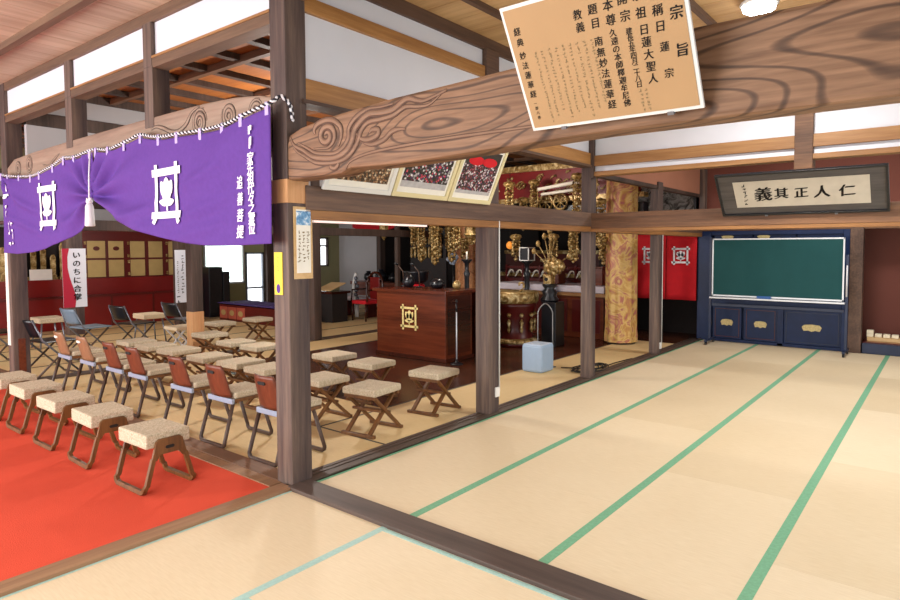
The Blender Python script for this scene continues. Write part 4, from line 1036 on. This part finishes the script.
for i, (x, w, h) in enumerate(((-1.6, .34, .3), (-2.45, .3, .28))):
    s = MB(); s.box(x - w / 2, x + w / 2, 7.2, 7.45, .9, .9 + h); s.box(x - w / 2 - .03, x + w / 2 + .03, 7.18, 7.47, .9 + h, .93 + h)
    tag(s.build('offering_box', M['redbrown'], bevel=.008), ['pinkish wooden offering box on the altar table right of the lotus', 'wooden offering box on the altar table left of the lotus'][i], 'box')
# big dark altar at rear
t = thing('rear_altar', 'dark tiered main altar at the back with gilt trim', 'altar', (-3.2, 9.6, 0))
for i in range(3):
    s = MB(); s.box(-5.6 + .2 * i, -2.3 - .2 * i, 8.6 + .5 * i, 10.8, .5 * i, .5 * i + .5); s.build('tier', M['redlac_dk'], t, True, bevel=.008)
    s = MB(); s.box(-5.62 + .2 * i, -2.28 - .2 * i, 8.58 + .5 * i, 8.62 + .5 * i, .5 * i + .42, .5 * i + .5); s.build('gilt_edge', M['gold'], t, True)
t = thing('altar_lintel', 'dark lintel with red carved panel and gilt edges over the altar', 'lintel', (-2.7, 7.1, 2.3))
s = MB(); s.box(-5.1, -.6, 7., 7.2, 2.05, 2.3); s.build('beam', M['black'], t, True, bevel=.01)
s = MB(); s.box(-5.0, -.7, 7.06, 7.12, 2.45, 2.95); s.build('red_panel', M['redlac'], t, True)
s = MB(); s.box(-5.1, -.6, 7.0, 7.18, 2.38, 2.46); s.box(-5.1, -.6, 7.0, 7.18, 2.94, 3.05); s.build('gilt_edge', M['gold'], t, True)
s = MB(); rr = random.Random(11)
for i in range(60):
    x = rr.uniform(-4.9, -.8); z = rr.uniform(2.5, 2.9); r = rr.uniform(.02, .05)
    s.tube([(x + r * 2 * math.cos(a * .7 + i), 7.04, z + r * math.sin(a * 1.1 + i)) for a in range(8)], .014, 5)
s.build('gilt_carving', M['gold'], t, True)
for i, x in enumerate((-2.42, -2.12)):
    s = MB(); s.tube([(x + .135 * math.cos(a * PI / 10), 6.95, 2.36 + .135 * math.sin(a * PI / 10)) for a in range(20)], .022, 6, True)
    for k in range(4): s.tube([(x - .12 * math.cos(k * PI / 4), 6.95, 2.36 - .12 * math.sin(k * PI / 4)), (x + .12 * math.cos(k * PI / 4), 6.95, 2.36 + .12 * math.sin(k * PI / 4))], .01, 5)
    tag(s.build('gilt_emblem', M['gold']), ['left gilt wheel emblem seen above the tie beam, by the corner pillar', 'right gilt wheel emblem seen above the tie beam, by the corner pillar'][i], 'ornament', 'gilt wheels above the altar')
s = MB(); s.tube([(-2.35, 6.6, 2.56), (-1.4, 6.6, 2.66)], .03, 10); s.tube([(-2.35, 6.7, 2.48), (-1.5, 6.7, 2.54)], .026, 10)
tag(s.build('pale_pole', M['candle']), 'pair of pale poles lying across above the altar, near the corner pillar', 'pole')

# hanging gilt pendants (one of each size, then copies)
def pendant(h, seed):
    rr = random.Random(seed); t = thing('gilt_pendant', '', 'ornament')
    s = MB(); s.lathe([(.01, 0), (.09, -.02), (.11, -.06), (.07, -.1), (.03, -.12)], (0, 0, 0), 12); s.build('canopy_disc', M['gold'], t)
    for k in range(4):
        a = PI / 2 * k; s = MB(); z = -.1; x, y = .07 * math.cos(a), .07 * math.sin(a)
        s.tube([(x, y, -.06), (x, y, -h)], .005, 5)
        while z > -h:
            r = rr.uniform(.014, .03); s.ball((x + rr.uniform(-.01, .01), y, z), r, 7, 0, rr.uniform(.6, 1.4)); z -= r * 2.3
        s.build('bead_string', M['gold'], t)
    s = MB(); z = -.12
    while z > -h * 1.1:
        r = rr.uniform(.025, .055); s.lathe([(.006, r), (r, r * .2), (r * .8, -r * .4), (.006, -r)], (0, 0, z), 8); z -= r * 2
    s.build('centre_string', M['gold'], t)
    return t
pr = [pendant(.75, 1), pendant(.55, 2), pendant(.4, 3)]
pl = [(0, -4.55, 6.0, 2.1), (1, -4.35, 6.1, 2.2), (0, -4.12, 5.9, 2.05), (2, -4.8, 6.08, 2.0), (0, -3.85, 6.05, 2.1), (1, -3.65, 5.95, 2.1), (2, -4.9, 6.3, 2.05), (1, -3.5, 6.2, 2.2), (1, -4.45, 6.35, 1.95), (0, -4.22, 6.4, 2.3), (2, -3.95, 6.55, 1.75), (1, -4.65, 6.5, 2.15),
      (0, -2.75, 6.3, 2.7), (1, -2.5, 6.7, 2.75), (0, -1.42, 6.3, 2.75), (1, -1.12, 6.25, 2.9), (2, -2.05, 6.6, 1.8), (1, -1.52, 6.35, 1.9), (2, -1.18, 6.75, 1.75), (2, -2.75, 6.5, 1.8), (1, -1.78, 6.8, 1.95), (0, -1.12, 6.5, 2.35), (1, -2.7, 6.65, 2.45)]
used = [0, 0, 0]
for k, x, y, z in pl:
    o = pr[k] if not used[k] else copy_tree(pr[k]); used[k] = 1
    o.location = (x, y, z)
    s_ = 'left of the middle pillar, over the lectern' if x < -3 else 'right of the middle pillar, over the lacquer stand' if x < -1.9 else 'beside the corner pillar near the grey box'
    tag(o, 'gilt beaded pendant hanging ' + s_.replace('grey box', 'pale blue box'), 'ornament', 'gilt pendants ' + s_.replace('grey box', 'pale blue box'))
for x, y, z, lb in ((-5.55, 6.0, 2.15, 'gold hanging lantern below the red drape, left of the lectern pendants'), (-3.05, 5.6, 2.05, 'small gold hanging lantern beside the brown brocade column')):
    t = thing('hanging_lantern', lb, 'lantern', (x, y, z))
    s = MB(); s.tube([(0, 0, 1.2), (0, 0, 0)], .008, 5); s.build('chain', M['gold'], t)
    s = MB(); s.lathe([(.02, .02), (.14, -.05), (.16, -.09), (.09, -.1), (.09, -.25), (.12, -.28), (.04, -.34), (.05, -.38), (.01, -.44)], (0, 0, 0), 6); s.build('body', M['gold'], t)
t = thing('gilt_lattice', 'gilt panel of two rows of small upright bars left of the gold pendants', 'panel', (-5.05, 6.9, 1.3))
s = MB(); s.box(-5.75, -4.75, 6.93, 6.97, 0, 1.95); s.build('back', M['black'], t, True)
s = MB()
for r_ in (0, 1):
    for i in range(9): s.lathe([(.01, 0), (.03, .03), (.03, .2), (.01, .23)], (-5.68 + i * .1, 6.9, 1.35 + r_ * .27), 8)
s.build('bars', M['gold'], t, True)
t = thing('blue_flower', 'blue white artificial flower beside the brown brocade column', 'flower', (-3.9, 6.3, 1.3))
s = MB()
for k in range(9): s.ball((-4.05 + .08 * math.cos(k * 2.4), 6.3 + .03 * math.sin(k), 1.36 + .08 * math.sin(k * 2.4)), .045, 8)
s.build('petals', M['sheen_petal'], t, True)
s = MB(); s.tube([(-4.05, 6.35, 0), (-4.05, 6.33, 1.3)], .02, 7); s.build('stem', M['black'], t, True)
t = thing('orange_globe', 'small orange globe lamp right of the middle pillar', 'lamp', (-2.95, 6.6, 1.55))
s = MB(); s.ball((-2.95, 6.6, 1.6), .07, 12); s.build('globe', emit('globe_orange', 'd08030', .6), t, True)
s = MB(); s.tube([(-2.95, 6.6, 1.66), (-2.95, 6.6, 2.9)], .006, 5); s.build('cord', M['ink'], t, True)

# brocade-wrapped columns
def brocade(name, label, x, y, r, z0, z1, mat):
    t = thing(name, label, 'column', (x, y, 0))
    def fn(u, v):
        a = 2 * PI * u; rr_ = r * (1 + .05 * math.sin(a * 9) * (1 - .6 * v))
        if v < .06: rr_ *= 1.04
        return (x + rr_ * math.cos(a), y + rr_ * math.sin(a), z0 + (z1 - z0) * v)
    s = MB(); s.grid(fn, 72, 24); s.build('brocade_wrap', M[mat], t, True)
    s = MB(); s.lathe([(r * .9, 0), (r * .9, z1)], (x, y, 0), 20); s.build('core', M['post_dark'], t, True)
brocade('brocade_column', 'column wrapped in gold and pink brocade left of the red doorway curtain', -.93, 6.9, .25, .03, 2.75, 'brocade')
brocade('brocade_column', 'column wrapped in brown brocade left of the middle pillar', -4.32, 7.1, .25, .03, 2.75, 'brocade2')

# red noren with crests at the back doorway
t = thing('doorway_curtain', 'red doorway curtain with white crests between the brocade and the navy cupboard', 'curtain', (-.9, 7.98, .65))
for x0, x1 in ((-1.68, -1.15), (-1.14, -.6), (-.59, -.06)):
    def fn(u, v): x = x0 + (x1 - x0) * u; return (x, 7.98 + .015 * math.sin(x * 14) * v, 1.8 - 1.14 * v)
    s = MB(); s.grid(fn, 20, 10); s.build('panel', M['redcloth'], t, True, solid=.004)
for x_ in (-.33, -.87, -1.42):
    s = MB(); crest(s, x_, 1.42, .32, .32, lambda x, z: (x, 7.955, z), False, .1); tag(s.build('crest', M['print_white'], t, True), 'white crest')
s = MB(); s.tube([(-1.9, 7.98, 1.8), (-.0, 7.98, 1.8)], .014, 8); s.build('rod', M['post_dark'], t, True)
s = MB(); s.box(-2.2, -.06, 8.6, 8.7, 0, CZ); struct('wall_passage', s, M['dark'])
t = thing('ink_painting', 'grey ink painting panel above the red doorway curtain', 'painting', (-.6, 8.2, 2.0))
s = MB(); s.box(-1.3, -.2, 8.2, 8.22, 2.02, 2.75); s.build('picture', M['ranma'], t, True)
s = MB(); s.box(-1.34, -.16, 8.205, 8.235, 1.98, 2.79); s.build('frame', M['black'], t, True)

# ================================================================== FAR LEFT: cabinets, banners, desks
t = thing('altar_cabinet', 'long red lacquer cabinet wall with gold door panels on the far left side', 'cabinet', (-10.35, 2.9, 0))
s = MB(); s.box(-10.55, -10.15, .3, 4.78, 0, .62); s.build('base', M['redlac'], t, True, bevel=.008)
s = MB(); s.box(-10.55, -10.22, .3, 4.78, .62, .96); s.build('step', M['redlac'], t, True, bevel=.008)
s = MB(); s.box(-10.55, -10.12, .3, 4.78, .6, .64); s.build('moulding', M['redlac_dk'], t, True)
for i in range(6):
    s = MB(); y = .5 + i * .8; s.box(-10.15, -10.14, y, y + .03, 0, .6); s.build('base_stile', M['redlac_dk'], t, True)
s = MB(); s.box(-10.55, -10.3, 2.4, 4.78, .96, 1.97); s.build('upper_case', M['redlac_dk'], t, True)
for c, (y0, y1) in enumerate(((2.56, 2.88), (2.94, 3.22), (3.35, 3.63), (3.71, 3.99), (4.12, 4.4), (4.47, 4.75))):
    for z0, z1 in ((.98, 1.32), (1.36, 1.7)):
        s = MB(); s.box(-10.3, -10.285, y0, y1, z0, z1); d = tag(s.build('door', M['goldflat'], t, True, bevel=.003), 'muted gold door panel')
        if c < 2 and z0 > 1.2:
            s = MB(); leaf(s, (y0 + y1) / 2, 1.55, .06, .045, 0, lambda y, z: (-10.283, y, z), 0, 12, 0); s.build('roundel', M['redlac_dk'], d, True)
    if c % 2 == 0:
        for z in (1.03, 1.28, 1.4, 1.66):
            s = MB(); s.box(-10.292, -10.27, y0 - .055, y0 - .02, z - .03, z + .03); s.build('hinge', M['gold'], t, True)
s = MB(); s.box(-10.55, -10.53, .3, 2.4, .96, 1.94); s.build('niche_back', M['dark'], t, True)
s = MB(); s.box(-10.55, -10.2, .3, 4.78, 1.98, 2.04); s.build('cornice', M['redlac_dk'], t, True)
def tablet():
    t = thing('memorial_tablet', '', 'tablet')
    s = MB(); s.box(-.05, .05, -.06, .06, 0, .04); s.box(-.035, .035, -.045, .045, .04, .09); s.build('foot', M['gold'], t)
    s = MB(); s.prism([(-.04, .09), (-.045, .42), (-.02, .47), (.02, .47), (.045, .42), (.04, .09)], -.012, .012, 'x'); s.build('plaque', M['gold'], t)
    return t
pt = tablet()
for i in range(11):
    o = pt if i == 0 else copy_tree(pt); o.location = (-10.4, .62 + i * .155, .96); o.scale = (1, 1, [1.3, 1., 1.5, 1.2][i % 4])
    tag(o, 'gilt memorial tablet standing in the open niche left of the gold doors', 'tablet', 'gilt tablets in the niche')
s = MB(); s.box(-10.27, -10.255, 1.6, 1.95, .96, 1.16); 
tag(s.build('pale_picture', M['paper']), 'pale picture leaning in the niche before the gilt tablets', 'picture')
s = MB(); s.lathe([(.04, 0), (.05, .05), (.025, .1), (.03, .14)], (-10.2, 2.3, .64), 12)
tag(s.build('small_vase', M['bluepl']), 'small grey vase on the red cabinet step, left of the banner', 'vase')

t = thing('banner', 'red and white vertical banner hanging on a pillar before the red cabinet', 'banner', (-9.19, 1.97, .5))
fbn = lambda y, z: (-9.185 + .0, y, z)
s = MB(); s.box(-9.195, -9.188, 1.77, 2.14, .5, 1.55); s.build('cloth', M['banner_white'], t, True)
s = MB(); pts = [(1.77, .5), (1.77, 1.55), (1.88, 1.55), (1.85, 1.4), (1.85, 1.2), (1.88, 1.02), (1.93, .84), (1.97, .68), (1.95, .5)]; poly2(s, pts, fbn); s.build('red_field', M['banner_red'], t, True)
s = MB(); fb2 = lambda y, z: (-9.182, y, z); column(s, 'いのちに合掌', 1.99, 1.5, .13, .15, fb2, .03); s.build('lettering', M['ink'], t, True)
t = thing('banner', 'narrow white banner with small lettering left of the pale based pillar', 'banner', (-8.6, 3.5, .5))
s = MB(); s.box(-8.612, -8.606, 3.44, 3.7, .5, 1.52); s.build('cloth', M['banner_white'], t, True)
s = MB(); fb3 = lambda y, z: (-8.604, y, z); strokes(s, 3.58, 1.42, .7, .05, fb3, 81); strokes(s, 3.49, 1.3, .7, .03, fb3, 82); strokes(s, 3.5, .62, .54, .06, fb3, 83); s.build('lettering', M['ink'], t, True)

t = thing('black_cabinet', 'black stepped cabinet standing in front of the blinds', 'cabinet', (-10., 5.1, 0))
s = MB(); s.box(-10.3, -9.9, 4.8, 5.12, 0, 1.13); s.build('tall_body', M['black'], t, True, bevel=.01)
s = MB(); s.box(-10.3, -9.9, 5.13, 5.29, .3, 1.02); s.build('low_body', M['black'], t, True, bevel=.01)
s = MB(); s.box(-9.9, -9.89, 4.82, 5.1, .08, 1.08); s.box(-9.9, -9.89, 5.15, 5.27, .34, .98); s.build('door', M['dark'], t, True, bevel=.004)
t = thing('panelled_chest', 'low red chest with three pink gold panels under the purple cloth', 'chest', (-8.9, 5.2, 0))
s = MB(); s.box(-9.4, -7.2, 4.75, 5.4, 0.0, .34); s.build('body', M['redlac_dk'], t, True, bevel=.006)
for i in range(3):
    x = -9.36 + i * .33; s = MB(); s.box(x, x + .3, 4.735, 4.75, .05, .3); p_ = s.build('panel', M['pinklac'], t, True, bevel=.004)
    q = MB(); leaf(q, x + .15, .175, .09, .06, 0, lambda a, z: (a, 4.732, z), 0, 14, 0); q.build('roundel', M['goldflat'], p_, True)
s = MB(); s.grid(lambda u, v: (-9.42 + 2.25 * u, 4.72 + .7 * v, .372 + .012 * math.sin(u * 40) * math.sin(v * 9)), 60, 12)
tag(s.build('purple_cloth', M['purplecloth'], solid=.012), 'purple cloth spread on the low red chest before the glass door', 'cloth')

# priest's desk, red chair etc behind the lectern's left
t = thing('sutra_desk', 'low dark desk with slanted pale reading board, right of the corner pillar', 'desk', (-7.2, 6.1, 0))
s = MB(); s.prism([(5.8, .66), (6.2, .8), (6.2, .82), (5.8, .68)], -7.42, -6.95, 'x'); s.build('reading_board', M['tray'], t, True)
s = MB(); s.box(-7.75, -6.85, 5.75, 6.25, .6, .65); s.build('top', M['lectern_dk'], t, True)
s = MB(); s.box(-7.7, -6.9, 5.8, 6.2, 0, .6); s.build('body', M['dark'], t, True)
s = MB(); s.box(-7.68, -7.5, 5.8, 5.86, .65, .9); s.build('book_rest', M['redlac_dk'], t, True)
t = thing('ceremonial_chair', 'ornate red seated ceremonial chair with rounded back behind the lectern', 'chair', (-6.7, 6.6, 0))
s = MB(); s.box(-6.95, -6.5, 6.35, 6.8, .36, .44); s.build('seat', M['redcloth'], t, True, bevel=.02)
s = MB(); s.tube(smoothpath([(-6.96, 6.8, .4), (-6.98, 6.82, .8), (-6.85, 6.84, .98), (-6.73, 6.84, 1.02), (-6.6, 6.84, .98), (-6.48, 6.82, .8), (-6.5, 6.8, .4)], 5), .028, 8); s.build('back_frame', M['lectern_dk'], t, True)
s = MB(); s.box(-6.88, -6.58, 6.81, 6.84, .44, .92); s.build('back_panel', M['redlac'], t, True, bevel=.01)
for x in (-6.94, -6.52):
    for y in (6.37, 6.78): s = MB(); s.tube([(x, y, 0), (x, y, .4)], .02, 7); s.build('leg', M['lectern_dk'], t, True)
for x in (-6.98, -6.48):
    s = MB(); s.tube([(x, 6.8, .66), (x, 6.4, .66), (x, 6.37, .42)], .018, 7); s.build('armrest', M['lectern_dk'], t, True)
t = thing('white_stand', 'curly silver and white flower stand left of the red ceremonial chair', 'stand', (-7.19, 6.7, 0))
s = MB(); s.tube(smoothpath([(-7.19, 6.7, .3), (-7.24, 6.7, .45), (-7.29, 6.7, .7), (-7.24, 6.7, .9), (-7.2, 6.7, 1.0)], 5), .035, 8); s.tube([(-7.19, 6.7, .02), (-7.19, 6.7, .32)], .05, 8); s.build('stem', M['white_pl'], t, True)
s = MB()
for i in range(7): s.ball((-7.16 + .03 * math.sin(i * 2), 6.67, .35 + i * .09), .045, 8)
s.build('bead_drop', M['greytube'], t, True)
t = thing('low_bench', 'low white topped bench on the far tatami beside the ceremonial chair', 'bench', (-7.3, 7.0, 0))
s = MB(); s.box(-7.9, -7.0, 6.85, 7.2, .36, .44); s.build('top', M['whitecloth'], t, True, bevel=.006)
for x in (-7.85, -7.1): s = MB(); s.box(x, x + .06, 6.9, 7.15, 0, .36); s.build('leg', M['redlac_dk'], t, True)
t = thing('side_table', 'long red brown table against the grey back wall', 'table', (-7.9, 8.0, 0))
s = MB(); s.box(-8.6, -6.6, 7.7, 8.25, .66, .74); s.build('top', M['redbrown'], t, True, bevel=.006)
s = MB(); s.box(-8.55, -6.65, 7.75, 7.78, .4, .66); s.build('apron', M['redbrown'], t, True)
for x in (-8.5, -6.75):
    for y in (7.75, 8.15): s = MB(); s.box(x, x + .06, y, y + .06, 0, .66); s.build('leg', M['redbrown'], t, True)
for i, (x, r, h) in enumerate(((-8.2, .12, .25), (-7.75, .15, .3), (-7.35, .1, .22))):
    s = MB(); s.lathe([(r * .6, 0), (r, h * .35), (r * .9, h * .7), (r * .4, h * .85), (r * .5, h)], (x, 7.95, .74), 14)
    tag(s.build('dark_vessel', M['black']), ['dark vessel at left on the long red brown table', 'largest dark vessel in the middle of the long red brown table', 'smaller dark vessel at right on the long red brown table'][i], 'vessel', 'dark vessels on the side table')
def dr(u, v): return (-9.9 + 2.0 * u, 8.9, 2.42 - v * (.42 * math.sin(PI * min(1, u * .55 + .25))) )
s = MB(); s.grid(dr, 24, 8); tag(s.build('red_drape', M['redcloth'], solid=.01), 'red drape hanging high on the grey back wall', 'drape')
s = MB(); s.box(-8.95, -8.8, 8.9, 9.08, 0, CZ); tag(s.build('pillar', M['post_dark'], bevel=.006), 'dark pillar at the right edge of the grey back wall', 'pillar')

# ================================================================== BACK OF THE TATAMI ROOM
t = thing('navy_cupboard', 'navy blue built in cupboard with fan shaped pulls behind the chalkboard', 'cupboard', (1.05, 8.15, 0))
s = MB()
s.box(-.06, .16, 8.02, 8.12, 0, 1.83); s.box(2.1, 2.19, 8.02, 8.12, 0, 1.83); s.box(.16, 2.1, 8.03, 8.12, 1.76, 1.83); s.box(.16, 2.1, 8.03, 8.12, .58, .72); s.box(.16, 2.1, 8.03, 8.12, 0, .05); s.box(1.21, 1.3, 8.03, 8.12, 0, .6)
s.box(-.06, 2.19, 8.12, 8.4, 0, 1.83); s.build('carcass', M['navy'], t, True, bevel=.005)
for x0, x1 in ((.2, .66), (.7, 1.21), (1.3, 2.1)):
    s = MB(); s.box(x0, x1, 8.06, 8.1, .05, .58); d = s.build('lower_door', M['navy'], t, True, bevel=.004)
    s = MB(); g = .035
    for a, b, c, e in ((x0 + g, x1 - g, .08, .088), (x0 + g, x1 - g, .54, .548), (x0 + g, x0 + g + .008, .08, .548), (x1 - g - .008, x1 - g, .08, .548)): s.box(a, b, 8.055, 8.061, c, e)
    s.build('door_line', M['redlac_dk'] if x0 < 1.2 else M['navy_dk'], d, True)
    cx = (x0 + x1) / 2; w = .1 if x0 < 1.2 else .14
    s = MB(); s.prism([(cx - w, .33), (cx - w * .75, .365), (cx, .375), (cx + w * .75, .365), (cx + w, .33), (cx + w * .8, .27), (cx + w * .35, .28), (cx, .262), (cx - w * .35, .28), (cx - w * .8, .27)], 8.045, 8.06, 'y'); s.build('fan_pull', M['cream'], d, True, bevel=.002)
for x0, x1 in ((.2, .82), (.82, 1.46), (1.46, 2.1)):
    s = MB(); s.box(x0 + .01, x1 - .01, 8.06, 8.1, .72, 1.76); d = s.build('upper_door', M['navy'], t, True, bevel=.004)
    if x0 < 1.2:
        cx = x0 + (.22 if x0 < .5 else .16)
        s = MB(); s.prism([(cx - .1, 1.74), (cx - .06, 1.755), (cx + .06, 1.755), (cx + .1, 1.74), (cx + .06, 1.68), (cx - .06, 1.68)], 8.045, 8.06, 'y'); s.build('fan_pull', M['cream'], d, True)
    else:
        s = MB(); s.box(2.02, 2.07, 8.045, 8.06, 1.55, 1.7); s.build('pull', M['cream'], d, True)
# chalkboard on wheels
t = thing('chalkboard', 'wide green chalkboard in white frame on a castored stand', 'chalkboard', (1.24, 7.65, 0))
x0, x1, z0, z1 = .30, 2.17, .78, 1.70
s = MB(); s.box(x0 + .02, x1 - .02, 7.645, 7.66, z0 + .02, z1 - .02); s.build('writing_surface', M['chalk'], t, True)
s = MB(); s.box(x0, x1, 7.64, 7.67, z0, z0 + .025); s.box(x0, x1, 7.64, 7.67, z1 - .022, z1); s.box(x0, x0 + .022, 7.64, 7.67, z0, z1); s.box(x1 - .022, x1, 7.64, 7.67, z0, z1); s.build('frame', M['alu'], t, True, bevel=.003)
s = MB(); s.box(x0 - .02, x1 + .02, 7.58, 7.66, z0 - .035, z0 - .01); s.build('chalk_tray', M['alu'], t, True, bevel=.004)
for x in (x0 - .03, x1 + .035):
    s = MB(); s.box(x - .018, x + .018, 7.655, 7.69, .07, 1.72 if x < 1 else 1.45); s.build('post', M['navy_dk'], t, True, bevel=.003)
    s = MB(); s.box(x - .02, x + .02, 7.45, 7.9, .05, .085); f_ = s.build('foot', M['navy_dk'], t, True, bevel=.004)
    for y in (7.48, 7.87):
        q = MB(); q.tube([(x - .014, y, .025), (x + .014, y, .025)], .025, 12); q.build('castor', M['black'], f_, True)
s = MB(); s.box(x0, x1, 7.665, 7.68, .62, .66); s.build('crossbar', M['navy_dk'], t, True)
s = MB(); s.tube([(x1 + .035, 7.64, .85), (x1 + .035, 7.64, 1.3)], .012, 8); s.build('handle', M['alu'], t, True)
s = MB(); s.box(1.0, 1.2, 7.585, 7.638, .771, .81); tag(s.build('board_eraser', M['blueblk'], bevel=.006), 'blue eraser on the tray of the green chalkboard', 'eraser')
# alcove on the right
t = thing('alcove_base', 'dark navy raised base of the red brown alcove', 'platform', (3.3, 8.3, 0))
s = MB(); s.box(2.37, XR, 8.05, 8.7, 0, .15); s.build('front', M['navy_dk'], t, True, bevel=.006)
s = MB(); s.box(2.37, XR, 8.12, 8.7, .15, .16); s.build('deck', M['redlac_dk'], t, True)
t = thing('long_tray', 'long pale wooden tray holding white blocks in the alcove', 'tray', (3.2, 8.28, .16))
s = MB(); s.box(2.42, 4.1, 8.18, 8.4, .16, .23); s.build('box', M['tray'], t, True, bevel=.004)
s = MB(); s.box(2.42, 4.1, 8.175, 8.2, .16, .18); s.build('lip', M['batten_x'], t, True)
bk0 = None; names = ['leftmost', 'second', 'third', 'fourth', 'fifth', 'sixth', 'seventh', 'eighth']
for i in range(8):
    x = 2.455 + i * .105
    if bk0 is None:
        s = MB(); s.box(-.043, .043, -.05, .05, 0, .05); bk0 = s.build('white_block', M['block'], bevel=.006); o = bk0
    else: o = copy_tree(bk0)
    o.location = (x, 8.27, .23); tag(o, names[i] + ' white block in the row on the long pale tray', 'block', 'white blocks on the alcove tray')
o = copy_tree(bk0); o.location = (2.455, 8.27, .28); tag(o, 'single white block stacked on the leftmost block of the tray', 'block', 'white blocks on the alcove tray')
# ceiling lamp of tatami room
t = thing('ceiling_lamp', 'round white glowing lamp on the tatami room ceiling', 'lamp', (2.17, 2.62, CZ))
s = MB(); s.lathe([(.13, -.0), (.14, -.015), (.12, -.03)], (0, 0, -.03), 28); s.build('holder', M['white_pl'], t)
s = MB(); s.lathe([(.01, -.05), (.08, -.045), (.115, -.025), (.12, 0)], (0, 0, -.06), 28); s.build('shade', M['lamp'], t)

col.objects.unlink(_fo); bpy.data.objects.remove(_fo); bpy.data.curves.remove(_fc)

# ================================================================== LIGHT
def area(name, loc, rot, sx, sy, e, c=(1, 1, 1)):
    l = bpy.data.lights.new(name, 'AREA'); l.shape = 'RECTANGLE'; l.size = sx; l.size_y = sy; l.energy = e; l.color = c
    o = bpy.data.objects.new(name, l); col.objects.link(o); o.location = loc; o.rotation_euler = rot
    return o
def lamp(name, loc, e, c, r=.12):
    l = bpy.data.lights.new(name, 'POINT'); l.energy = e; l.color = c; l.shadow_soft_size = r
    o = bpy.data.objects.new(name, l); col.objects.link(o); o.location = loc
# daylight through open veranda side (behind the camera) and side windows on the right
area('daylight_veranda', (-3.6, YN - .15, 1.45), (PI / 2, 0, 0), 10., 2.4, 450, (1., .99, .98))
area('daylight_side', (XR + .15, 2.0, 1.3), (PI / 2, 0, PI / 2), 9.5, 2.0, 50, (1., .99, .98))
# light of the room's ceiling lamp, then added fill lights without fixtures
area('lamp_room', (2.22, 2.75, CZ - .16), (0, 0, 0), .3, .3, 48, (1., .97, .93))
area('fill_room_back', (2.2, 6.2, CZ - .1), (0, 0, 0), .6, .6, 50, (1., .97, .93))  # unseen fill added to brighten the rear mats
area('fill_front', (1.5, -2.4, CZ - .1), (0, 0, 0), 1.2, .4, 42, (1., .97, .93))  # unseen fill added over the front bay
lamp('fill_hall', (-2.9, 2.2, 2.4), 112, (1., .94, .87))  # unseen point fill added to brighten the hall seats and ceiling
lamp('fill_hall_altar', (-2.7, 5.2, 2.6), 48, (1., .92, .82))  # unseen point fill added for the altar
lamp('fill_aisle', (-7.4, 2.4, 2.6), 70, (1., .94, .87))  # unseen point fill added for the far aisle
w = bpy.data.worlds.new('world'); C.world = w; w.use_nodes = True
bg = w.node_tree.nodes['Background']; bg.inputs['Color'].default_value = (.9, .95, 1., 1); bg.inputs['Strength'].default_value = .8

# ================================================================== CAMERA
cam = bpy.data.cameras.new('camera'); co = bpy.data.objects.new('camera', cam); col.objects.link(co)
f, cx, cy = 612.62, 497.416, 278.403
yw, pt_, rl = -.636869604, -.0492831, .00074695
c1, s1, cp, sp_, cr, sr = math.cos(yw), math.sin(yw), math.cos(pt_), math.sin(pt_), math.cos(rl), math.sin(rl)
fw = Vector((s1 * cp, c1 * cp, sp_)); r0 = Vector((c1, -s1, 0)); d0 = fw.cross(r0)
rt = r0 * cr + d0 * sr; dn = d0 * cr - r0 * sr
m = Matrix((rt, -dn, -fw)).transposed().to_4x4(); m.translation = Vector((3.387, -2.345, 1.55)); co.matrix_world = m
cam.sensor_width = 36; cam.lens = f * 36 / 900; cam.shift_x = (450 - cx) / 900; cam.shift_y = (cy - 300) / 900; cam.clip_start = .05
C.camera = co
C.view_settings.view_transform = 'Standard'; C.view_settings.look = 'None'; C.view_settings.gamma = 1; C.view_settings.exposure = .4
C.view_settings.use_curve_mapping = False
